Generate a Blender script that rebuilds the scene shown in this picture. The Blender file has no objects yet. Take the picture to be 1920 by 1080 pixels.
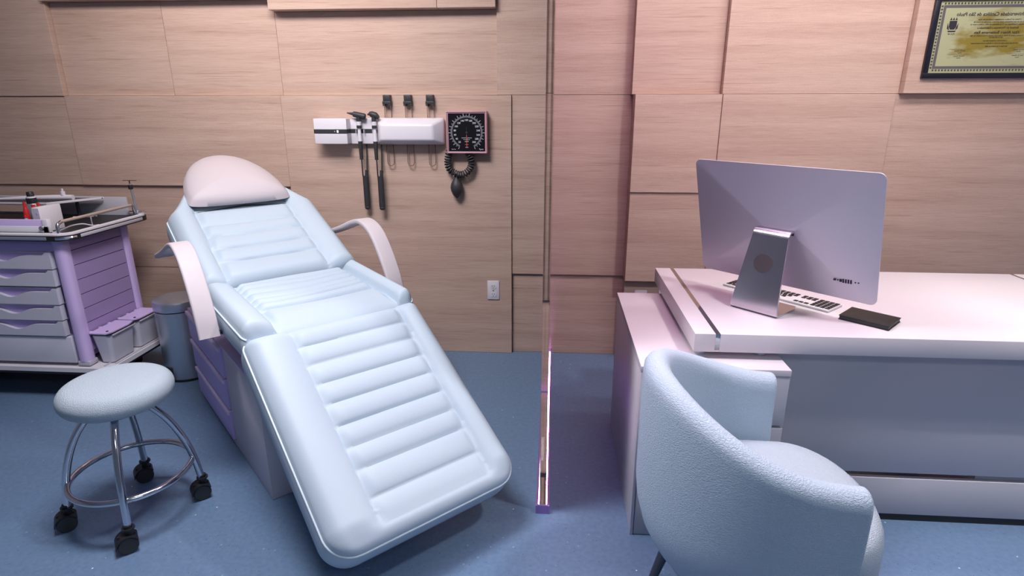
import bpy, bmesh, math, random
from mathutils import Vector, Matrix
random.seed(7)
PI = math.pi
SC = bpy.context.scene
COL = SC.collection
V = Vector

# ---------------------------------------------------------------- materials
def new_mat(name):
    m = bpy.data.materials.new(name); m.use_nodes = True
    nt = m.node_tree; b = nt.nodes['Principled BSDF']
    return m, nt, b

def plain(name, col, rough=.5, metal=0., noise=0., nscale=400., bump=0., spec=.5, coat=0.):
    m, nt, b = new_mat(name)
    b.inputs['Base Color'].default_value = (*col, 1)
    b.inputs['Roughness'].default_value = rough
    b.inputs['Metallic'].default_value = metal
    b.inputs['Specular IOR Level'].default_value = spec
    if coat: b.inputs['Coat Weight'].default_value = coat; b.inputs['Coat Roughness'].default_value = .15
    tc = nt.nodes.new('ShaderNodeTexCoord'); n = nt.nodes.new('ShaderNodeTexNoise')
    n.inputs['Scale'].default_value = nscale; n.inputs['Detail'].default_value = 3
    nt.links.new(tc.outputs['Object'], n.inputs['Vector'])
    if noise:
        mx = nt.nodes.new('ShaderNodeMix'); mx.data_type = 'RGBA'
        mx.inputs[6].default_value = (*[c*(1-noise) for c in col], 1)
        mx.inputs[7].default_value = (*[min(1, c*(1+noise)) for c in col], 1)
        nt.links.new(n.outputs['Fac'], mx.inputs[0]); nt.links.new(mx.outputs[2], b.inputs['Base Color'])
    if bump:
        bp = nt.nodes.new('ShaderNodeBump'); bp.inputs['Strength'].default_value = bump
        bp.inputs['Distance'].default_value = .002
        nt.links.new(n.outputs['Fac'], bp.inputs['Height']); nt.links.new(bp.outputs['Normal'], b.inputs['Normal'])
    return m

def leather(name, col, scale, dist, rough=.5, strength=.6, warp=0.):
    m, nt, b = new_mat(name)
    b.inputs['Base Color'].default_value = (*col, 1)
    b.inputs['Roughness'].default_value = rough
    b.inputs['Specular IOR Level'].default_value = .35
    tc = nt.nodes.new('ShaderNodeTexCoord'); mp = nt.nodes.new('ShaderNodeMapping')
    mp.inputs['Scale'].default_value = (1, 1, 1.9 if warp else 1)
    n = nt.nodes.new('ShaderNodeTexNoise'); n.inputs['Scale'].default_value = scale
    n.inputs['Detail'].default_value = 2.5; n.inputs['Distortion'].default_value = warp
    rp = nt.nodes.new('ShaderNodeValToRGB')
    rp.color_ramp.elements[0].position = .36; rp.color_ramp.elements[1].position = .62
    bp = nt.nodes.new('ShaderNodeBump'); bp.inputs['Strength'].default_value = strength
    bp.inputs['Distance'].default_value = dist
    nt.links.new(tc.outputs['Object'], mp.inputs['Vector']); nt.links.new(mp.outputs['Vector'], n.inputs['Vector'])
    nt.links.new(n.outputs['Fac'], rp.inputs['Fac']); nt.links.new(rp.outputs['Color'], bp.inputs['Height'])
    nt.links.new(bp.outputs['Normal'], b.inputs['Normal'])
    return m

def wood_mat(name):
    m, nt, b = new_mat(name)
    N = nt.nodes.new; L = nt.links.new
    tc = N('ShaderNodeTexCoord'); oi = N('ShaderNodeObjectInfo')
    sh = N('ShaderNodeVectorMath'); sh.operation = 'MULTIPLY_ADD'
    cx = N('ShaderNodeCombineXYZ'); cx.inputs[0].default_value = 9.1; cx.inputs[1].default_value = 0; cx.inputs[2].default_value = 5.3
    rv = N('ShaderNodeCombineXYZ')
    for i in range(3): L(oi.outputs['Random'], rv.inputs[i])
    L(rv.outputs[0], sh.inputs[0]); L(cx.outputs[0], sh.inputs[1]); L(tc.outputs['Object'], sh.inputs[2])
    def noise(sx, sz, detail, rough=.55):
        mp = N('ShaderNodeMapping'); mp.inputs['Scale'].default_value = (sx, sx, sz)
        n = N('ShaderNodeTexNoise'); n.inputs['Scale'].default_value = 1; n.inputs['Detail'].default_value = detail
        n.inputs['Roughness'].default_value = rough
        L(sh.outputs[0], mp.inputs['Vector']); L(mp.outputs[0], n.inputs['Vector']); return n
    broad = noise(1.0, 20, 4); fine = noise(11, 320, 2); dash = noise(3.2, 150, 1); sand = noise(260, 420, 1)
    r1 = N('ShaderNodeValToRGB'); e = r1.color_ramp.elements
    e[0].position = .30; e[0].color = (.53, .37, .30, 1); e[1].position = .72; e[1].color = (.645, .475, .395, 1)
    L(broad.outputs['Fac'], r1.inputs['Fac'])
    r2 = N('ShaderNodeValToRGB'); e = r2.color_ramp.elements
    e[0].position = .3; e[0].color = (.88, .86, .85, 1); e[1].position = .65; e[1].color = (1, 1, 1, 1)
    L(fine.outputs['Fac'], r2.inputs['Fac'])
    r3 = N('ShaderNodeValToRGB'); e = r3.color_ramp.elements
    e[0].position = .23; e[0].color = (.80, .75, .72, 1); e[1].position = .36; e[1].color = (1, 1, 1, 1)
    L(dash.outputs['Fac'], r3.inputs['Fac'])
    r4 = N('ShaderNodeValToRGB'); e = r4.color_ramp.elements
    e[0].position = .3; e[0].color = (.9, .9, .9, 1); e[1].position = .7; e[1].color = (1, 1, 1, 1)
    L(sand.outputs['Fac'], r4.inputs['Fac'])
    def mul(a, c):
        x = N('ShaderNodeMix'); x.data_type = 'RGBA'; x.blend_type = 'MULTIPLY'; x.inputs[0].default_value = 1
        L(a, x.inputs[6]); L(c, x.inputs[7]); return x.outputs[2]
    col = mul(mul(mul(r1.outputs[0], r2.outputs[0]), r3.outputs[0]), r4.outputs[0])
    L(col, b.inputs['Base Color']); b.inputs['Roughness'].default_value = .55
    b.inputs['Specular IOR Level'].default_value = .25
    bp = N('ShaderNodeBump'); bp.inputs['Strength'].default_value = .25; bp.inputs['Distance'].default_value = .0015
    L(fine.outputs['Fac'], bp.inputs['Height']); L(bp.outputs[0], b.inputs['Normal'])
    return m

def floor_mat():
    m, nt, b = new_mat('blue_speckled_vinyl')
    N = nt.nodes.new; L = nt.links.new
    tc = N('ShaderNodeTexCoord')
    def voro(scale, lo, hi, keep):
        v = N('ShaderNodeTexVoronoi'); v.inputs['Scale'].default_value = scale; v.feature = 'F1'
        L(tc.outputs['Object'], v.inputs['Vector'])
        w = N('ShaderNodeSeparateColor'); L(v.outputs['Color'], w.inputs[0])
        rr = N('ShaderNodeMapRange'); rr.inputs[1].default_value = lo; rr.inputs[2].default_value = hi
        rr.inputs[3].default_value = 1; rr.inputs[4].default_value = 0; L(v.outputs['Distance'], rr.inputs[0])
        k = N('ShaderNodeMath'); k.operation = 'GREATER_THAN'; k.inputs[1].default_value = 1-keep; L(w.outputs[0], k.inputs[0])
        q = N('ShaderNodeMath'); q.operation = 'MULTIPLY'; L(rr.outputs[0], q.inputs[0]); L(k.outputs[0], q.inputs[1])
        return q.outputs[0]
    n = N('ShaderNodeTexNoise'); n.inputs['Scale'].default_value = 60; n.inputs['Detail'].default_value = 5
    L(tc.outputs['Object'], n.inputs['Vector'])
    r = N('ShaderNodeValToRGB'); e = r.color_ramp.elements
    e[0].position = .3; e[0].color = (.122, .198, .32, 1); e[1].position = .7; e[1].color = (.15, .24, .375, 1)
    L(n.outputs['Fac'], r.inputs['Fac'])
    def over(a, fac, col):
        x = N('ShaderNodeMix'); x.data_type = 'RGBA'; L(fac, x.inputs[0]); L(a, x.inputs[6]); x.inputs[7].default_value = (*col, 1)
        return x.outputs[2]
    c = over(r.outputs[0], voro(75, .10, .18, .22), (.07, .105, .16))
    c = over(c, voro(26, .07, .11, .22), (.22, .36, .46))
    c = over(c, voro(17, .035, .058, .30), (.72, .82, .88))
    L(c, b.inputs['Base Color'])
    b.inputs['Roughness'].default_value = .36; b.inputs['Specular IOR Level'].default_value = .45
    return m

def glass_mat(name, tint, ior=1.45, refl=.0):
    m = bpy.data.materials.new(name); m.use_nodes = True; nt = m.node_tree; nt.nodes.clear()
    o = nt.nodes.new('ShaderNodeOutputMaterial'); t = nt.nodes.new('ShaderNodeBsdfTransparent')
    g = nt.nodes.new('ShaderNodeBsdfGlossy'); g.inputs['Roughness'].default_value = .02
    f = nt.nodes.new('ShaderNodeFresnel'); f.inputs['IOR'].default_value = ior
    x = nt.nodes.new('ShaderNodeMixShader'); t.inputs['Color'].default_value = (*tint, 1)
    nt.links.new(f.outputs[0], x.inputs[0]); nt.links.new(t.outputs[0], x.inputs[1]); nt.links.new(g.outputs[0], x.inputs[2])
    nt.links.new(x.outputs[0], o.inputs['Surface']); return m

def emit(name, col, st):
    m = bpy.data.materials.new(name); m.use_nodes = True; nt = m.node_tree; b = nt.nodes['Principled BSDF']
    b.inputs['Base Color'].default_value = (*col, 1)
    b.inputs['Emission Color'].default_value = (*col, 1); b.inputs['Emission Strength'].default_value = st
    return m

def real_glass(name):
    m = bpy.data.materials.new(name); m.use_nodes = True; nt = m.node_tree; nt.nodes.clear()
    o = nt.nodes.new('ShaderNodeOutputMaterial'); g = nt.nodes.new('ShaderNodeBsdfGlass')
    g.inputs['Color'].default_value = (.97, .95, .95, 1); g.inputs['Roughness'].default_value = 0; g.inputs['IOR'].default_value = 1.45
    nt.links.new(g.outputs[0], o.inputs['Surface']); return m

M = dict(
    wood=wood_mat('oak_veneer'), floor=floor_mat(),
    ceil=plain('white_ceiling_paint', (.6, .6, .62), .9),
    paint=plain('pale_wall_paint', (.30, .31, .36), .9),
    skin=leather('pale_blue_leatherette', (.50, .60, .69), 700, .0006, .48, .25),
    skin2=leather('blue_pebbled_leatherette', (.52, .64, .76), 210, .0022, .5, .7, .8),
    skin3=leather('pale_blue_stool_leatherette', (.50, .59, .67), 300, .0022, .5, .7, .3),
    pipe=plain('pale_blue_piping', (.68, .80, .86), .4),
    pink=leather('pale_pink_leatherette', (.60, .54, .57), 700, .0006, .5, .25),
    lilac=plain('lilac_plastic', (.36, .27, .50), .45, noise=.05, nscale=900, bump=.15),
    lilac_l=plain('light_lilac_plastic', (.60, .47, .78), .45, noise=.05, nscale=900),
    violet=plain('violet_drawer_lacquer', (.46, .36, .68), .45, noise=.04, nscale=600),
    grey=plain('grey_plastic', (.58, .58, .66), .5, noise=.04, nscale=700),
    lgrey=plain('light_grey_plastic', (.50, .48, .54), .45),
    mauve=plain('warm_grey_laminate', (.64, .60, .67), .5, noise=.05, nscale=800),
    white=plain('white_plastic', (.72, .69, .74), .45),
    desk=plain('white_desk_lacquer', (.68, .635, .675), .38, noise=.01, nscale=300),
    deskg=plain('grey_desk_lacquer', (.52, .51, .56), .38, noise=.01, nscale=300),
    black=plain('black_plastic', (.012, .012, .014), .45),
    char=plain('charcoal_plastic', (.028, .030, .034), .5),
    rubber=plain('black_rubber', (.015, .015, .017), .7),
    chrome=plain('chrome', (.72, .72, .76), .12, 1.),
    steel=plain('brushed_steel', (.55, .60, .68), .36, .85),
    mirror=plain('polished_bronze_trim', (.62, .58, .56), .08, 1.),
    alu=plain('anodised_aluminium', (.58, .54, .62), .42, .45, noise=.02, nscale=1500),
    alus=plain('polished_aluminium', (.66, .62, .68), .2, 1.),
    gmetal=plain('dark_gunmetal', (.10, .10, .12), .35, .8),
    glass=real_glass('clear_glass'),
    tube=glass_mat('clear_acrylic', (.985, .98, .98), 1.12),
    pinkm=plain('pink_painted_metal', (.55, .30, .36), .4),
    dialw=plain('pale_dial_print', (.60, .60, .66), .6), dialb=plain('black_dial_lacquer', (.006, .006, .009), .6, spec=.1),
    dialg=plain('grey_dial_ring', (.14, .145, .17), .6),
    red=plain('red_plastic', (.55, .02, .02), .4),
    redneedle=plain('red_needle_paint', (.75, .12, .10), .5),
    green=plain('pale_green_plastic', (.25, .45, .42), .5),
    frame=plain('blue_black_frame_lacquer', (.008, .008, .018), .35),
    ink=plain('black_ink', (.02, .017, .03), .8), inkg=plain('grey_ink', (.10, .095, .10), .8),
    tan=plain('tan_rubber_grip', (.42, .33, .27), .6),
    holem=plain('dark_bronze_hole', (.14, .12, .13), .45, .6),
    hubm=plain('blue_grey_painted_steel', (.16, .24, .30), .4),
    violet_l=plain('bright_violet_lacquer', (.58, .45, .84), .45, noise=.04, nscale=600), lilac_p=plain('pale_lilac_edge', (.78, .66, .88), .45),
    led=emit('violet_led_strip', (.62, .22, .92), 60.),
    chan=plain('violet_anodised_channel', (.36, .22, .52), .3, .55),
)

# ---------------------------------------------------------------- mesh helpers
def build(name, bm, mat, parent=None, smooth=True, angle=40):
    me = bpy.data.meshes.new(name)
    bmesh.ops.recalc_face_normals(bm, faces=bm.faces)
    bm.to_mesh(me); bm.free()
    if smooth:
        me.polygons.foreach_set('use_smooth', [True]*len(me.polygons))
        me.set_sharp_from_angle(angle=math.radians(angle))
    o = bpy.data.objects.new(name, me); COL.objects.link(o)
    me.materials.append(mat if not isinstance(mat, str) else M[mat])
    if parent: o.parent = parent
    return o

def box(bm, x0, x1, y0, y1, z0, z1, bev=0., seg=2, mat=None):
    r = bmesh.ops.create_cube(bm, size=1)
    for v in r['verts']:
        v.co = V((x0+(v.co.x+.5)*(x1-x0), y0+(v.co.y+.5)*(y1-y0), z0+(v.co.z+.5)*(z1-z0)))
    vs = r['verts']
    if bev:
        es = list({e for v in vs for e in v.link_edges})
        g = bmesh.ops.bevel(bm, geom=es, offset=bev, segments=seg, profile=.5, affect='EDGES', clamp_overlap=True)
        vs = list({v for f in g['faces'] for v in f.verts} | {v for v in vs if v.is_valid})
    if mat is not None: bmesh.ops.transform(bm, matrix=mat, verts=[v for v in vs if v.is_valid])
    return vs

def B(*a, **k):
    bm = bmesh.new(); box(bm, *a, **k); return bm

def cyl(bm, p0, p1, r0, r1=None, n=20, caps=True):
    p0, p1 = V(p0), V(p1); r1 = r0 if r1 is None else r1
    d = (p1-p0).normalized(); a = d.orthogonal().normalized(); b = d.cross(a)
    R0 = [bm.verts.new(p0+(a*math.cos(t)+b*math.sin(t))*r0) for t in [2*PI*i/n for i in range(n)]]
    R1 = [bm.verts.new(p1+(a*math.cos(t)+b*math.sin(t))*r1) for t in [2*PI*i/n for i in range(n)]]
    for i in range(n): bm.faces.new((R0[i], R0[(i+1) % n], R1[(i+1) % n], R1[i]))
    if caps: bm.faces.new(R0[::-1]); bm.faces.new(R1)

def lathe(bm, prof, origin=(0, 0, 0), axis='z', n=32, close_caps=True):
    o = V(origin); rings = []
    for r, h in prof:
        ring = []
        for i in range(n):
            t = 2*PI*i/n; c, s = r*math.cos(t), r*math.sin(t)
            p = {'z': (c, s, h), 'y': (c, h, s), 'x': (h, c, s)}[axis]
            ring.append(bm.verts.new(o+V(p)))
        rings.append(ring)
    for A, Bq in zip(rings, rings[1:]):
        for i in range(n): bm.faces.new((A[i], A[(i+1) % n], Bq[(i+1) % n], Bq[i]))
    if close_caps: bm.faces.new(rings[0][::-1]); bm.faces.new(rings[-1])

def tube(bm, pts, r, n=12, closed=False, caps=True):
    pts = [V(p) for p in pts]; N = len(pts)
    rad = r if callable(r) else (lambda i: r)
    T = []
    for i in range(N):
        a = pts[(i-1) % N] if (closed or i > 0) else pts[0]
        c = pts[(i+1) % N] if (closed or i < N-1) else pts[-1]
        T.append((c-a).normalized())
    nrm = T[0].orthogonal().normalized(); rings = []
    for i in range(N):
        nrm = (nrm - T[i]*nrm.dot(T[i])).normalized(); bn = T[i].cross(nrm)
        rings.append([bm.verts.new(pts[i]+(nrm*math.cos(t)+bn*math.sin(t))*rad(i)) for t in [2*PI*k/n for k in range(n)]])
    for i in range(N if closed else N-1):
        A, Bq = rings[i], rings[(i+1) % N]
        off = 0
        if closed and i == N-1:
            off = min(range(n), key=lambda k: (A[0].co-Bq[k].co).length)
        for k in range(n): bm.faces.new((A[k], A[(k+1) % n], Bq[(k+1+off) % n], Bq[(k+off) % n]))
    if caps and not closed: bm.faces.new(rings[0][::-1]); bm.faces.new(rings[-1])

def prism(bm, poly, fn0, fn1):
    A = [bm.verts.new(fn0(*p)) for p in poly]; Bq = [bm.verts.new(fn1(*p)) for p in poly]
    n = len(poly)
    bm.faces.new(A[::-1]); bm.faces.new(Bq)
    for i in range(n): bm.faces.new((A[i], A[(i+1) % n], Bq[(i+1) % n], Bq[i]))

def catmull(pts, per=8):
    pts = [V(p) for p in pts]; P = [2*pts[0]-pts[1]]+pts+[2*pts[-1]-pts[-2]]; out = []
    for i in range(1, len(P)-2):
        for k in range(per):
            t = k/per; a, b, c, d = P[i-1], P[i], P[i+1], P[i+2]
            out.append(.5*((2*b)+(c-a)*t+(2*a-5*b+4*c-d)*t*t+(3*b-a-3*c+d)*t**3))
    out.append(pts[-1]); return out

def rrect(x0, x1, y0, y1, r, k=6):
    out = []
    for cx, cy, a0 in ((x1-r, y1-r, 0), (x0+r, y1-r, 90), (x0+r, y0+r, 180), (x1-r, y0+r, 270)):
        for i in range(k+1):
            t = math.radians(a0+90*i/k); out.append((cx+r*math.cos(t), cy+r*math.sin(t)))
    return out

def sstep(a, b, x):
    t = max(0., min(1., (x-a)/(b-a))); return t*t*(3-2*t)

def text_bm(bm, s, size, M4, extrude=0.0, align='CENTER', bold=.018):
    c = bpy.data.curves.new('t', 'FONT'); c.body = s; c.size = size; c.align_x = align; c.align_y = 'CENTER'
    c.extrude = extrude; c.resolution_u = 3; c.offset = bold*size
    o = bpy.data.objects.new('t', c); COL.objects.link(o)
    dg = bpy.context.evaluated_depsgraph_get(); dg.update()
    me = bpy.data.meshes.new_from_object(o.evaluated_get(dg))
    me.transform(M4); bm.from_mesh(me)
    bpy.data.objects.remove(o); bpy.data.curves.remove(c); bpy.data.meshes.remove(me)

def tag(o, label, cat, group=None):
    o['label'] = label; o['category'] = cat
    if group: o['group'] = group
    return o

def thing(name, label, cat, loc=(0, 0, 0), rz=0., group=None):
    o = bpy.data.objects.new(name, None); COL.objects.link(o); o.empty_display_size = .1
    o.location = loc; o.rotation_euler = (0, 0, rz); return tag(o, label, cat, group)

def struct(o): o['kind'] = 'structure'; return o

def dup(root, loc, rz, label, group=None):
    r = root.copy(); COL.objects.link(r); r.location = loc; r.rotation_euler = (0, 0, rz); r['label'] = label
    if group: r['group'] = group
    for ch in list(root.children):
        c = ch.copy(); COL.objects.link(c); c.parent = r
        for g in list(ch.children):
            d = g.copy(); COL.objects.link(d); d.parent = c
    return r

# ---------------------------------------------------------------- camera (eye height 1.45 m)
P, YW, RO = math.radians(17.35), math.radians(4.12), math.radians(.07)
fw = V((-math.sin(YW)*math.cos(P), math.cos(YW)*math.cos(P), -math.sin(P)))
rt = V((math.cos(YW), math.sin(YW), 0)); dn = fw.cross(rt)
rt2 = rt*math.cos(RO)+dn*math.sin(RO); dn2 = dn*math.cos(RO)-rt*math.sin(RO)
cd = bpy.data.cameras.new('camera'); cam = bpy.data.objects.new('camera', cd); COL.objects.link(cam)
cd.sensor_width = 36; cd.lens = 1100/1920*36; cd.clip_start = .02
cam.matrix_world = Matrix(((rt2.x, -dn2.x, -fw.x, 0), (rt2.y, -dn2.y, -fw.y, 0), (rt2.z, -dn2.z, -fw.z, 1.45), (0, 0, 0, 1)))
SC.camera = cam

# ---------------------------------------------------------------- the room
XL, XR, YB, YF, ZC = -3.9, 3.3, 3.38, -2.2, 2.7
bm = B(XL-.1, XR+.1, YF, YB, -.08, 0); struct(build('floor', bm, 'floor', smooth=False))
bm = B(XL-.1, XR+.1, YF, YB, ZC, ZC+.1); struct(build('ceiling', bm, 'ceil', smooth=False))
bm = B(XL-.1, XL, YF, YB, 0, ZC); struct(build('wall_left', bm, 'paint', smooth=False))
bm = B(XR, XR+.1, YF, YB, 0, ZC); struct(build('wall_right', bm, 'paint', smooth=False))
bm = B(XL-.1, XR+.1, YB, YB+.1, 0, ZC); wb = struct(build('wall_back', bm, 'wood', smooth=False))
TOP = 1.925
panels = [
    (XL, -2.776, 1.5, ZC, 3.300), (-2.776, -2.143, 1.5, 1.985, 3.334), (-2.143, -1.513, 1.5, 1.985, 3.335), (-1.513, -.318, 1.5, TOP, 3.334),
    (-2.776, -2.143, 1.985, ZC, 3.272), (-2.143, -1.513, 1.985, ZC, 3.272), (-1.513, -.62, TOP, ZC, 3.262), (-.62, -.318, TOP, ZC, 3.264),
    (-.318, .397, 1.5, ZC, 3.310), (.39, .838, 1.5, ZC, 3.235), (.838, 1.693, 1.5, ZC, 3.195), (1.693, XR, 1.5, ZC, 3.155),
    (XL, -2.779, 1.0, 1.5, 3.309), (-2.779, -1.517, 1.0, 1.5, 3.302), (-1.517, -.239, 0, 1.5, 3.300), (-.239, .42, .5, 1.5, 3.312),
    (.404, .842, 1.0, 1.5, 3.195), (.842, 1.682, 1.0, 1.5, 3.189), (1.682, XR, 0, 1.5, 3.197),
    (XL, -2.79, .5, 1.0, 3.323), (-2.79, -1.517, .5, 1.0, 3.320), (-.239, .42, 0, .5, 3.326),
    (.406, .842, .5, 1.0, 3.205), (.842, 1.682, .5, 1.0, 3.197), (XL, -1.517, 0, .5, 3.323), (.41, 1.682, 0, .5, 3.245),
]
for i, (x0, x1, z0, z1, y) in enumerate(panels):
    bm = B(x0+.0008, x1-.0008, y, YB, z0+.0006, z1-.0006, bev=.0012, seg=1)
    o = build('trim_%d' % (i+1), bm, 'wood', smooth=False); struct(o)

# ---------------------------------------------------------------- exam chair
U = V((.686, -.728, 0)); W = V((.728, .686, 0)); O = V((-1.054, 1.838, 0))
RZ = math.atan2(.686, .728)
root = O+W*.305-U*.555
chair = thing('treatment_chair', 'pale blue reclined treatment chair with pink pillow, pink armrests and violet drawer base', 'treatment chair', root, RZ)
def C3(s, w, z): return V((w-.305, -s-.555, z))     # chair frame: s towards the foot, w to the right

def cushion(name, s0, z0, s1, z1, L, edges, hfn, T, re=.05, rdrop=.04, nd=100, nw=64, mat='skin', pipe='all', rend=None):
    """padded slab: d runs along, w across; edges(d) gives the two side limits; hfn(d,w) the padding height"""
    ax = (C3(s1, 0, z1)-C3(s0, 0, z0)).normalized(); nx = V((1, 0, 0)).cross(ax)
    if nx.z < 0: nx = -nx
    base = C3(s0, 0, z0)
    def Pt(d, w, h): return base+ax*d+V((w, 0, 0))+nx*h
    bm = bmesh.new(); G = []
    def ease(t): return .5-.5*math.cos(PI*t)
    def dens(t): return .45*t+.55*ease(t)
    for i in range(nd+1):
        d = dens(i/nd)*L; row = []
        w0, w1 = edges(d)
        for j in range(nw+1):
            w = w0+(w1-w0)*dens(j/nw)
            e = min(w-w0, w1-w); e2 = min(d, L-d)
            def fall(x): return 0. if x >= re else 1-math.sqrt(max(0., 1-(1-x/re)**2))
            k = math.sqrt(min(1., fall(e)**2+fall(e2)**2))
            h = hfn(d, w); fe, fe2 = fall(e), fall(e2); dr = (rdrop*fe+(rend or rdrop)*fe2)/max(1e-6, fe+fe2); h = h*(1-k)-dr*k if h > -dr else h
            row.append(bm.verts.new(Pt(d, w, h)))
        G.append(row)
    for i in range(nd):
        for j in range(nw): bm.faces.new((G[i][j], G[i][j+1], G[i+1][j+1], G[i+1][j]))
    loop = G[0][:]+[G[i][nw] for i in range(1, nd+1)]+G[nd][nw-1::-1]+[G[i][0] for i in range(nd-1, 0, -1)]
    sideL = [G[i][0].co-V((.001, 0, 0)) for i in range(2, nd-3, 2)]; sideR = [G[i][nw].co+V((.001, 0, 0)) for i in range(2, nd-3, 2)]
    cen = sum((v.co for v in loop), V())/len(loop)
    prev = loop; pipepts = [v.co.copy() for v in loop]
    for f, ins in ((.08, -.004), (.5, -.006), (.85, -.002), (.97, .012), (1., .03)):
        cur = []
        for v in loop:
            q = v.co-cen; q -= nx*q.dot(nx); q.normalize()
            cur.append(bm.verts.new(v.co-nx*(T*f)-q*ins))
        n = len(loop)
        for i in range(n): bm.faces.new((prev[i], prev[(i+1) % n], cur[(i+1) % n], cur[i]))
        prev = cur
    bm.faces.new(prev)
    o = build(name, bm, mat, chair, angle=60)
    if pipe == 'sides':
        for col in (sideL, sideR):
            bm = bmesh.new(); tube(bm, col, .0036, 8); build('piping', bm, 'pipe', o)
    if pipe == 'all':
        pts = []
        for p in pipepts:
            if not pts or (p-pts[-1]).length > .012: pts.append(p)
        bm = bmesh.new()
        out = []
        for p in pts:
            q = p-cen; q -= nx*q.dot(nx); q.normalize(); out.append(p+q*.001)
        tube(bm, out, .0036, 8, closed=True)
        build('piping', bm, 'pipe', o)
    return o

def pad(t, A):                                       # one quilted roll between two seams
    return A*(max(0., math.sin(PI*t)))**.42
def bolster(t, Bh): return Bh*(max(0., math.sin(PI*min(1, max(0, t)))))**.6

# leg rest ------------------------------------------------------
GL = [.0, .094, .176, .258, .341, .425, .509, .590, .690, .775]
def leg_edges(d):
    w0, w1 = -.035+.004*d, .645+.012*d
    r = .09
    if d > .822-r: k = r-math.sqrt(max(0, r*r-(d-(.822-r))**2)); w0 += k; w1 -= k
    r = .035
    if d < r: k = r-math.sqrt(max(0, r*r-(r-d)**2)); w0 += k; w1 -= k
    return w0, w1
def leg_h(d, w):
    a, b = .122+.011*d, .553-.010*d
    fade = 1-sstep(.735, .80, d)
    if a < w < b:
        if d >= GL[-1]: q = .012*sstep(GL[-1], GL[-1]+.03, d)
        else:
            i = max(k for k in range(len(GL)-1) if GL[k] <= d); t = (d-GL[i])/(GL[i+1]-GL[i])
            sag = .004*math.sin(7*w+i*2.1)
            t = min(1., max(0., t+sag)); q = pad(t, .020 if i < 8 else .014)
        e = min(w-a, b-w); side = sstep(0, .03, e); q = q*(.25+.75*side)
        return q*fade+.012*(1-fade)
    t = (w-(-.035))/(a+.035) if w <= a else (w-b)/(.65-b)
    return bolster(t*.94+.03, .030)*fade+.012*(1-fade)
cushion('leg_cushion', .03, .68, .70, .22, .822, leg_edges, leg_h, .105, re=.05, rdrop=.025, nd=150, nw=76)

# seat ----------------------------------------------------------
GS = [.0, .05, .10, .165, .235, .285, .34]
def seat_edges(d):
    w0, w1 = -.03, .64
    r = .03
    if d < r: k = r-math.sqrt(max(0, r*r-(r-d)**2)); w0 += k; w1 -= k
    if d > .555-r: k = r-math.sqrt(max(0, r*r-(d-(.555-r))**2)); w0 += k; w1 -= k
    return w0, w1
def seat_h(d, w):
    a, b = .082, .572
    if a < w < b:
        x = (w-a)/(b-a)
        dd = d-.020*math.sin(PI*x)*(.5 if d < .3 else .9)+.012*math.sin(5*x+d*9)*(1-sstep(.25, .4, d))
        if dd <= 0: q = 0.
        elif dd < GS[-1]:
            i = max(k for k in range(len(GS)-1) if GS[k] <= dd); t = (dd-GS[i])/(GS[i+1]-GS[i]); q = pad(t, .028)
        else: q = .026*sstep(0, .05, dd-GS[-1])-.030*sstep(.44, .57, d)
        e = min(w-a, b-w); return q*(.15+.85*sstep(0, .035, e))-.006
    t = .28+.67*(w+.03)/(a+.03) if w <= a else .05+.67*(w-b)/(.64-b)
    return bolster(t, .046)
cushion('seat_cushion', -.52, .712, .03, .690, .555, seat_edges, seat_h, .092, re=.035, rdrop=.006, nd=200, nw=84, pipe='sides', rend=.035)

# backrest ------------------------------------------------------
GB = [.0, .145, .242, .344, .435, .562]
def back_edges(d):
    w0, w1 = -.034, .66
    if d > .555:
        t = min(1., (d-.555)/.43); k = .225*t**.85+.0*t
        w0 += k; w1 -= k*.95
        if d > .93: k = .05*(1-math.sqrt(max(0, 1-((d-.93)/.06)**2))); w0 += k; w1 -= k
    r = .03
    if d < r: k = r-math.sqrt(max(0, r*r-(r-d)**2)); w0 += k; w1 -= k
    return w0, w1
def back_h(d, w):
    w0, w1 = back_edges(d)
    a, b = .066+.028*d, .524
    if a < w < b:
        if d < GB[-1]:
            x = (w-a)/(b-a); dd = min(GB[-1]-1e-4, max(0, d+.006*math.sin(PI*x)))
            i = max(k for k in range(len(GB)-1) if GB[k] <= dd); t = (dd-GB[i])/(GB[i+1]-GB[i]); q = pad(t, .026)
        else: q = .0
        e = min(w-a, b-w); return q*(.2+.8*sstep(0, .035, e))
    t = (w-w0)/(a-w0+1e-6) if w <= a else (w1-w)/(w1-b+1e-6)
    return bolster(t*.9+.05, .036)
cushion('back_cushion', -.52, .73, -1.02, .95, .985, back_edges, back_h, .095, re=.05, rdrop=.03, nd=180, nw=80)

# pillow: half-moon pad on the head end ---------------------------
ax = (C3(-1.02, 0, .95)-C3(-.52, 0, .73)).normalized(); nx = V((1, 0, 0)).cross(ax); nx = nx if nx.z > 0 else -nx
bm = bmesh.new(); nA, nR = 72, 22; rings = []
def pil_out(t):
    # flat bottom edge, dome above, rounded bottom corners
    c, s = math.cos(t), math.sin(t)
    x = .238*(abs(c)**(1.0 if s > 0 else .6))*(1 if c > 0 else -1)
    y = .415*(abs(s)**.97) if s > 0 else -.045*(abs(s)**.45)
    return x, y
for sgn in (1, -1):
    for k in range(nR+1):
        f = k/nR; row = []
        for i in range(nA):
            x, y = pil_out(2*PI*i/nA)
            hh = math.sqrt(max(0., 1-f**2.3))
            h = (.085*hh if sgn > 0 else -.018*hh)
            p = C3(-.52, .308, .73)+ax*(.610+y*f+.12*(1-f))+V((x*f, 0, 0))+nx*(.030+h)
            row.append(bm.verts.new(p))
        rings.append((sgn, row))
up = [r for s, r in rings if s > 0]; lo = [r for s, r in rings if s < 0]
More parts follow.
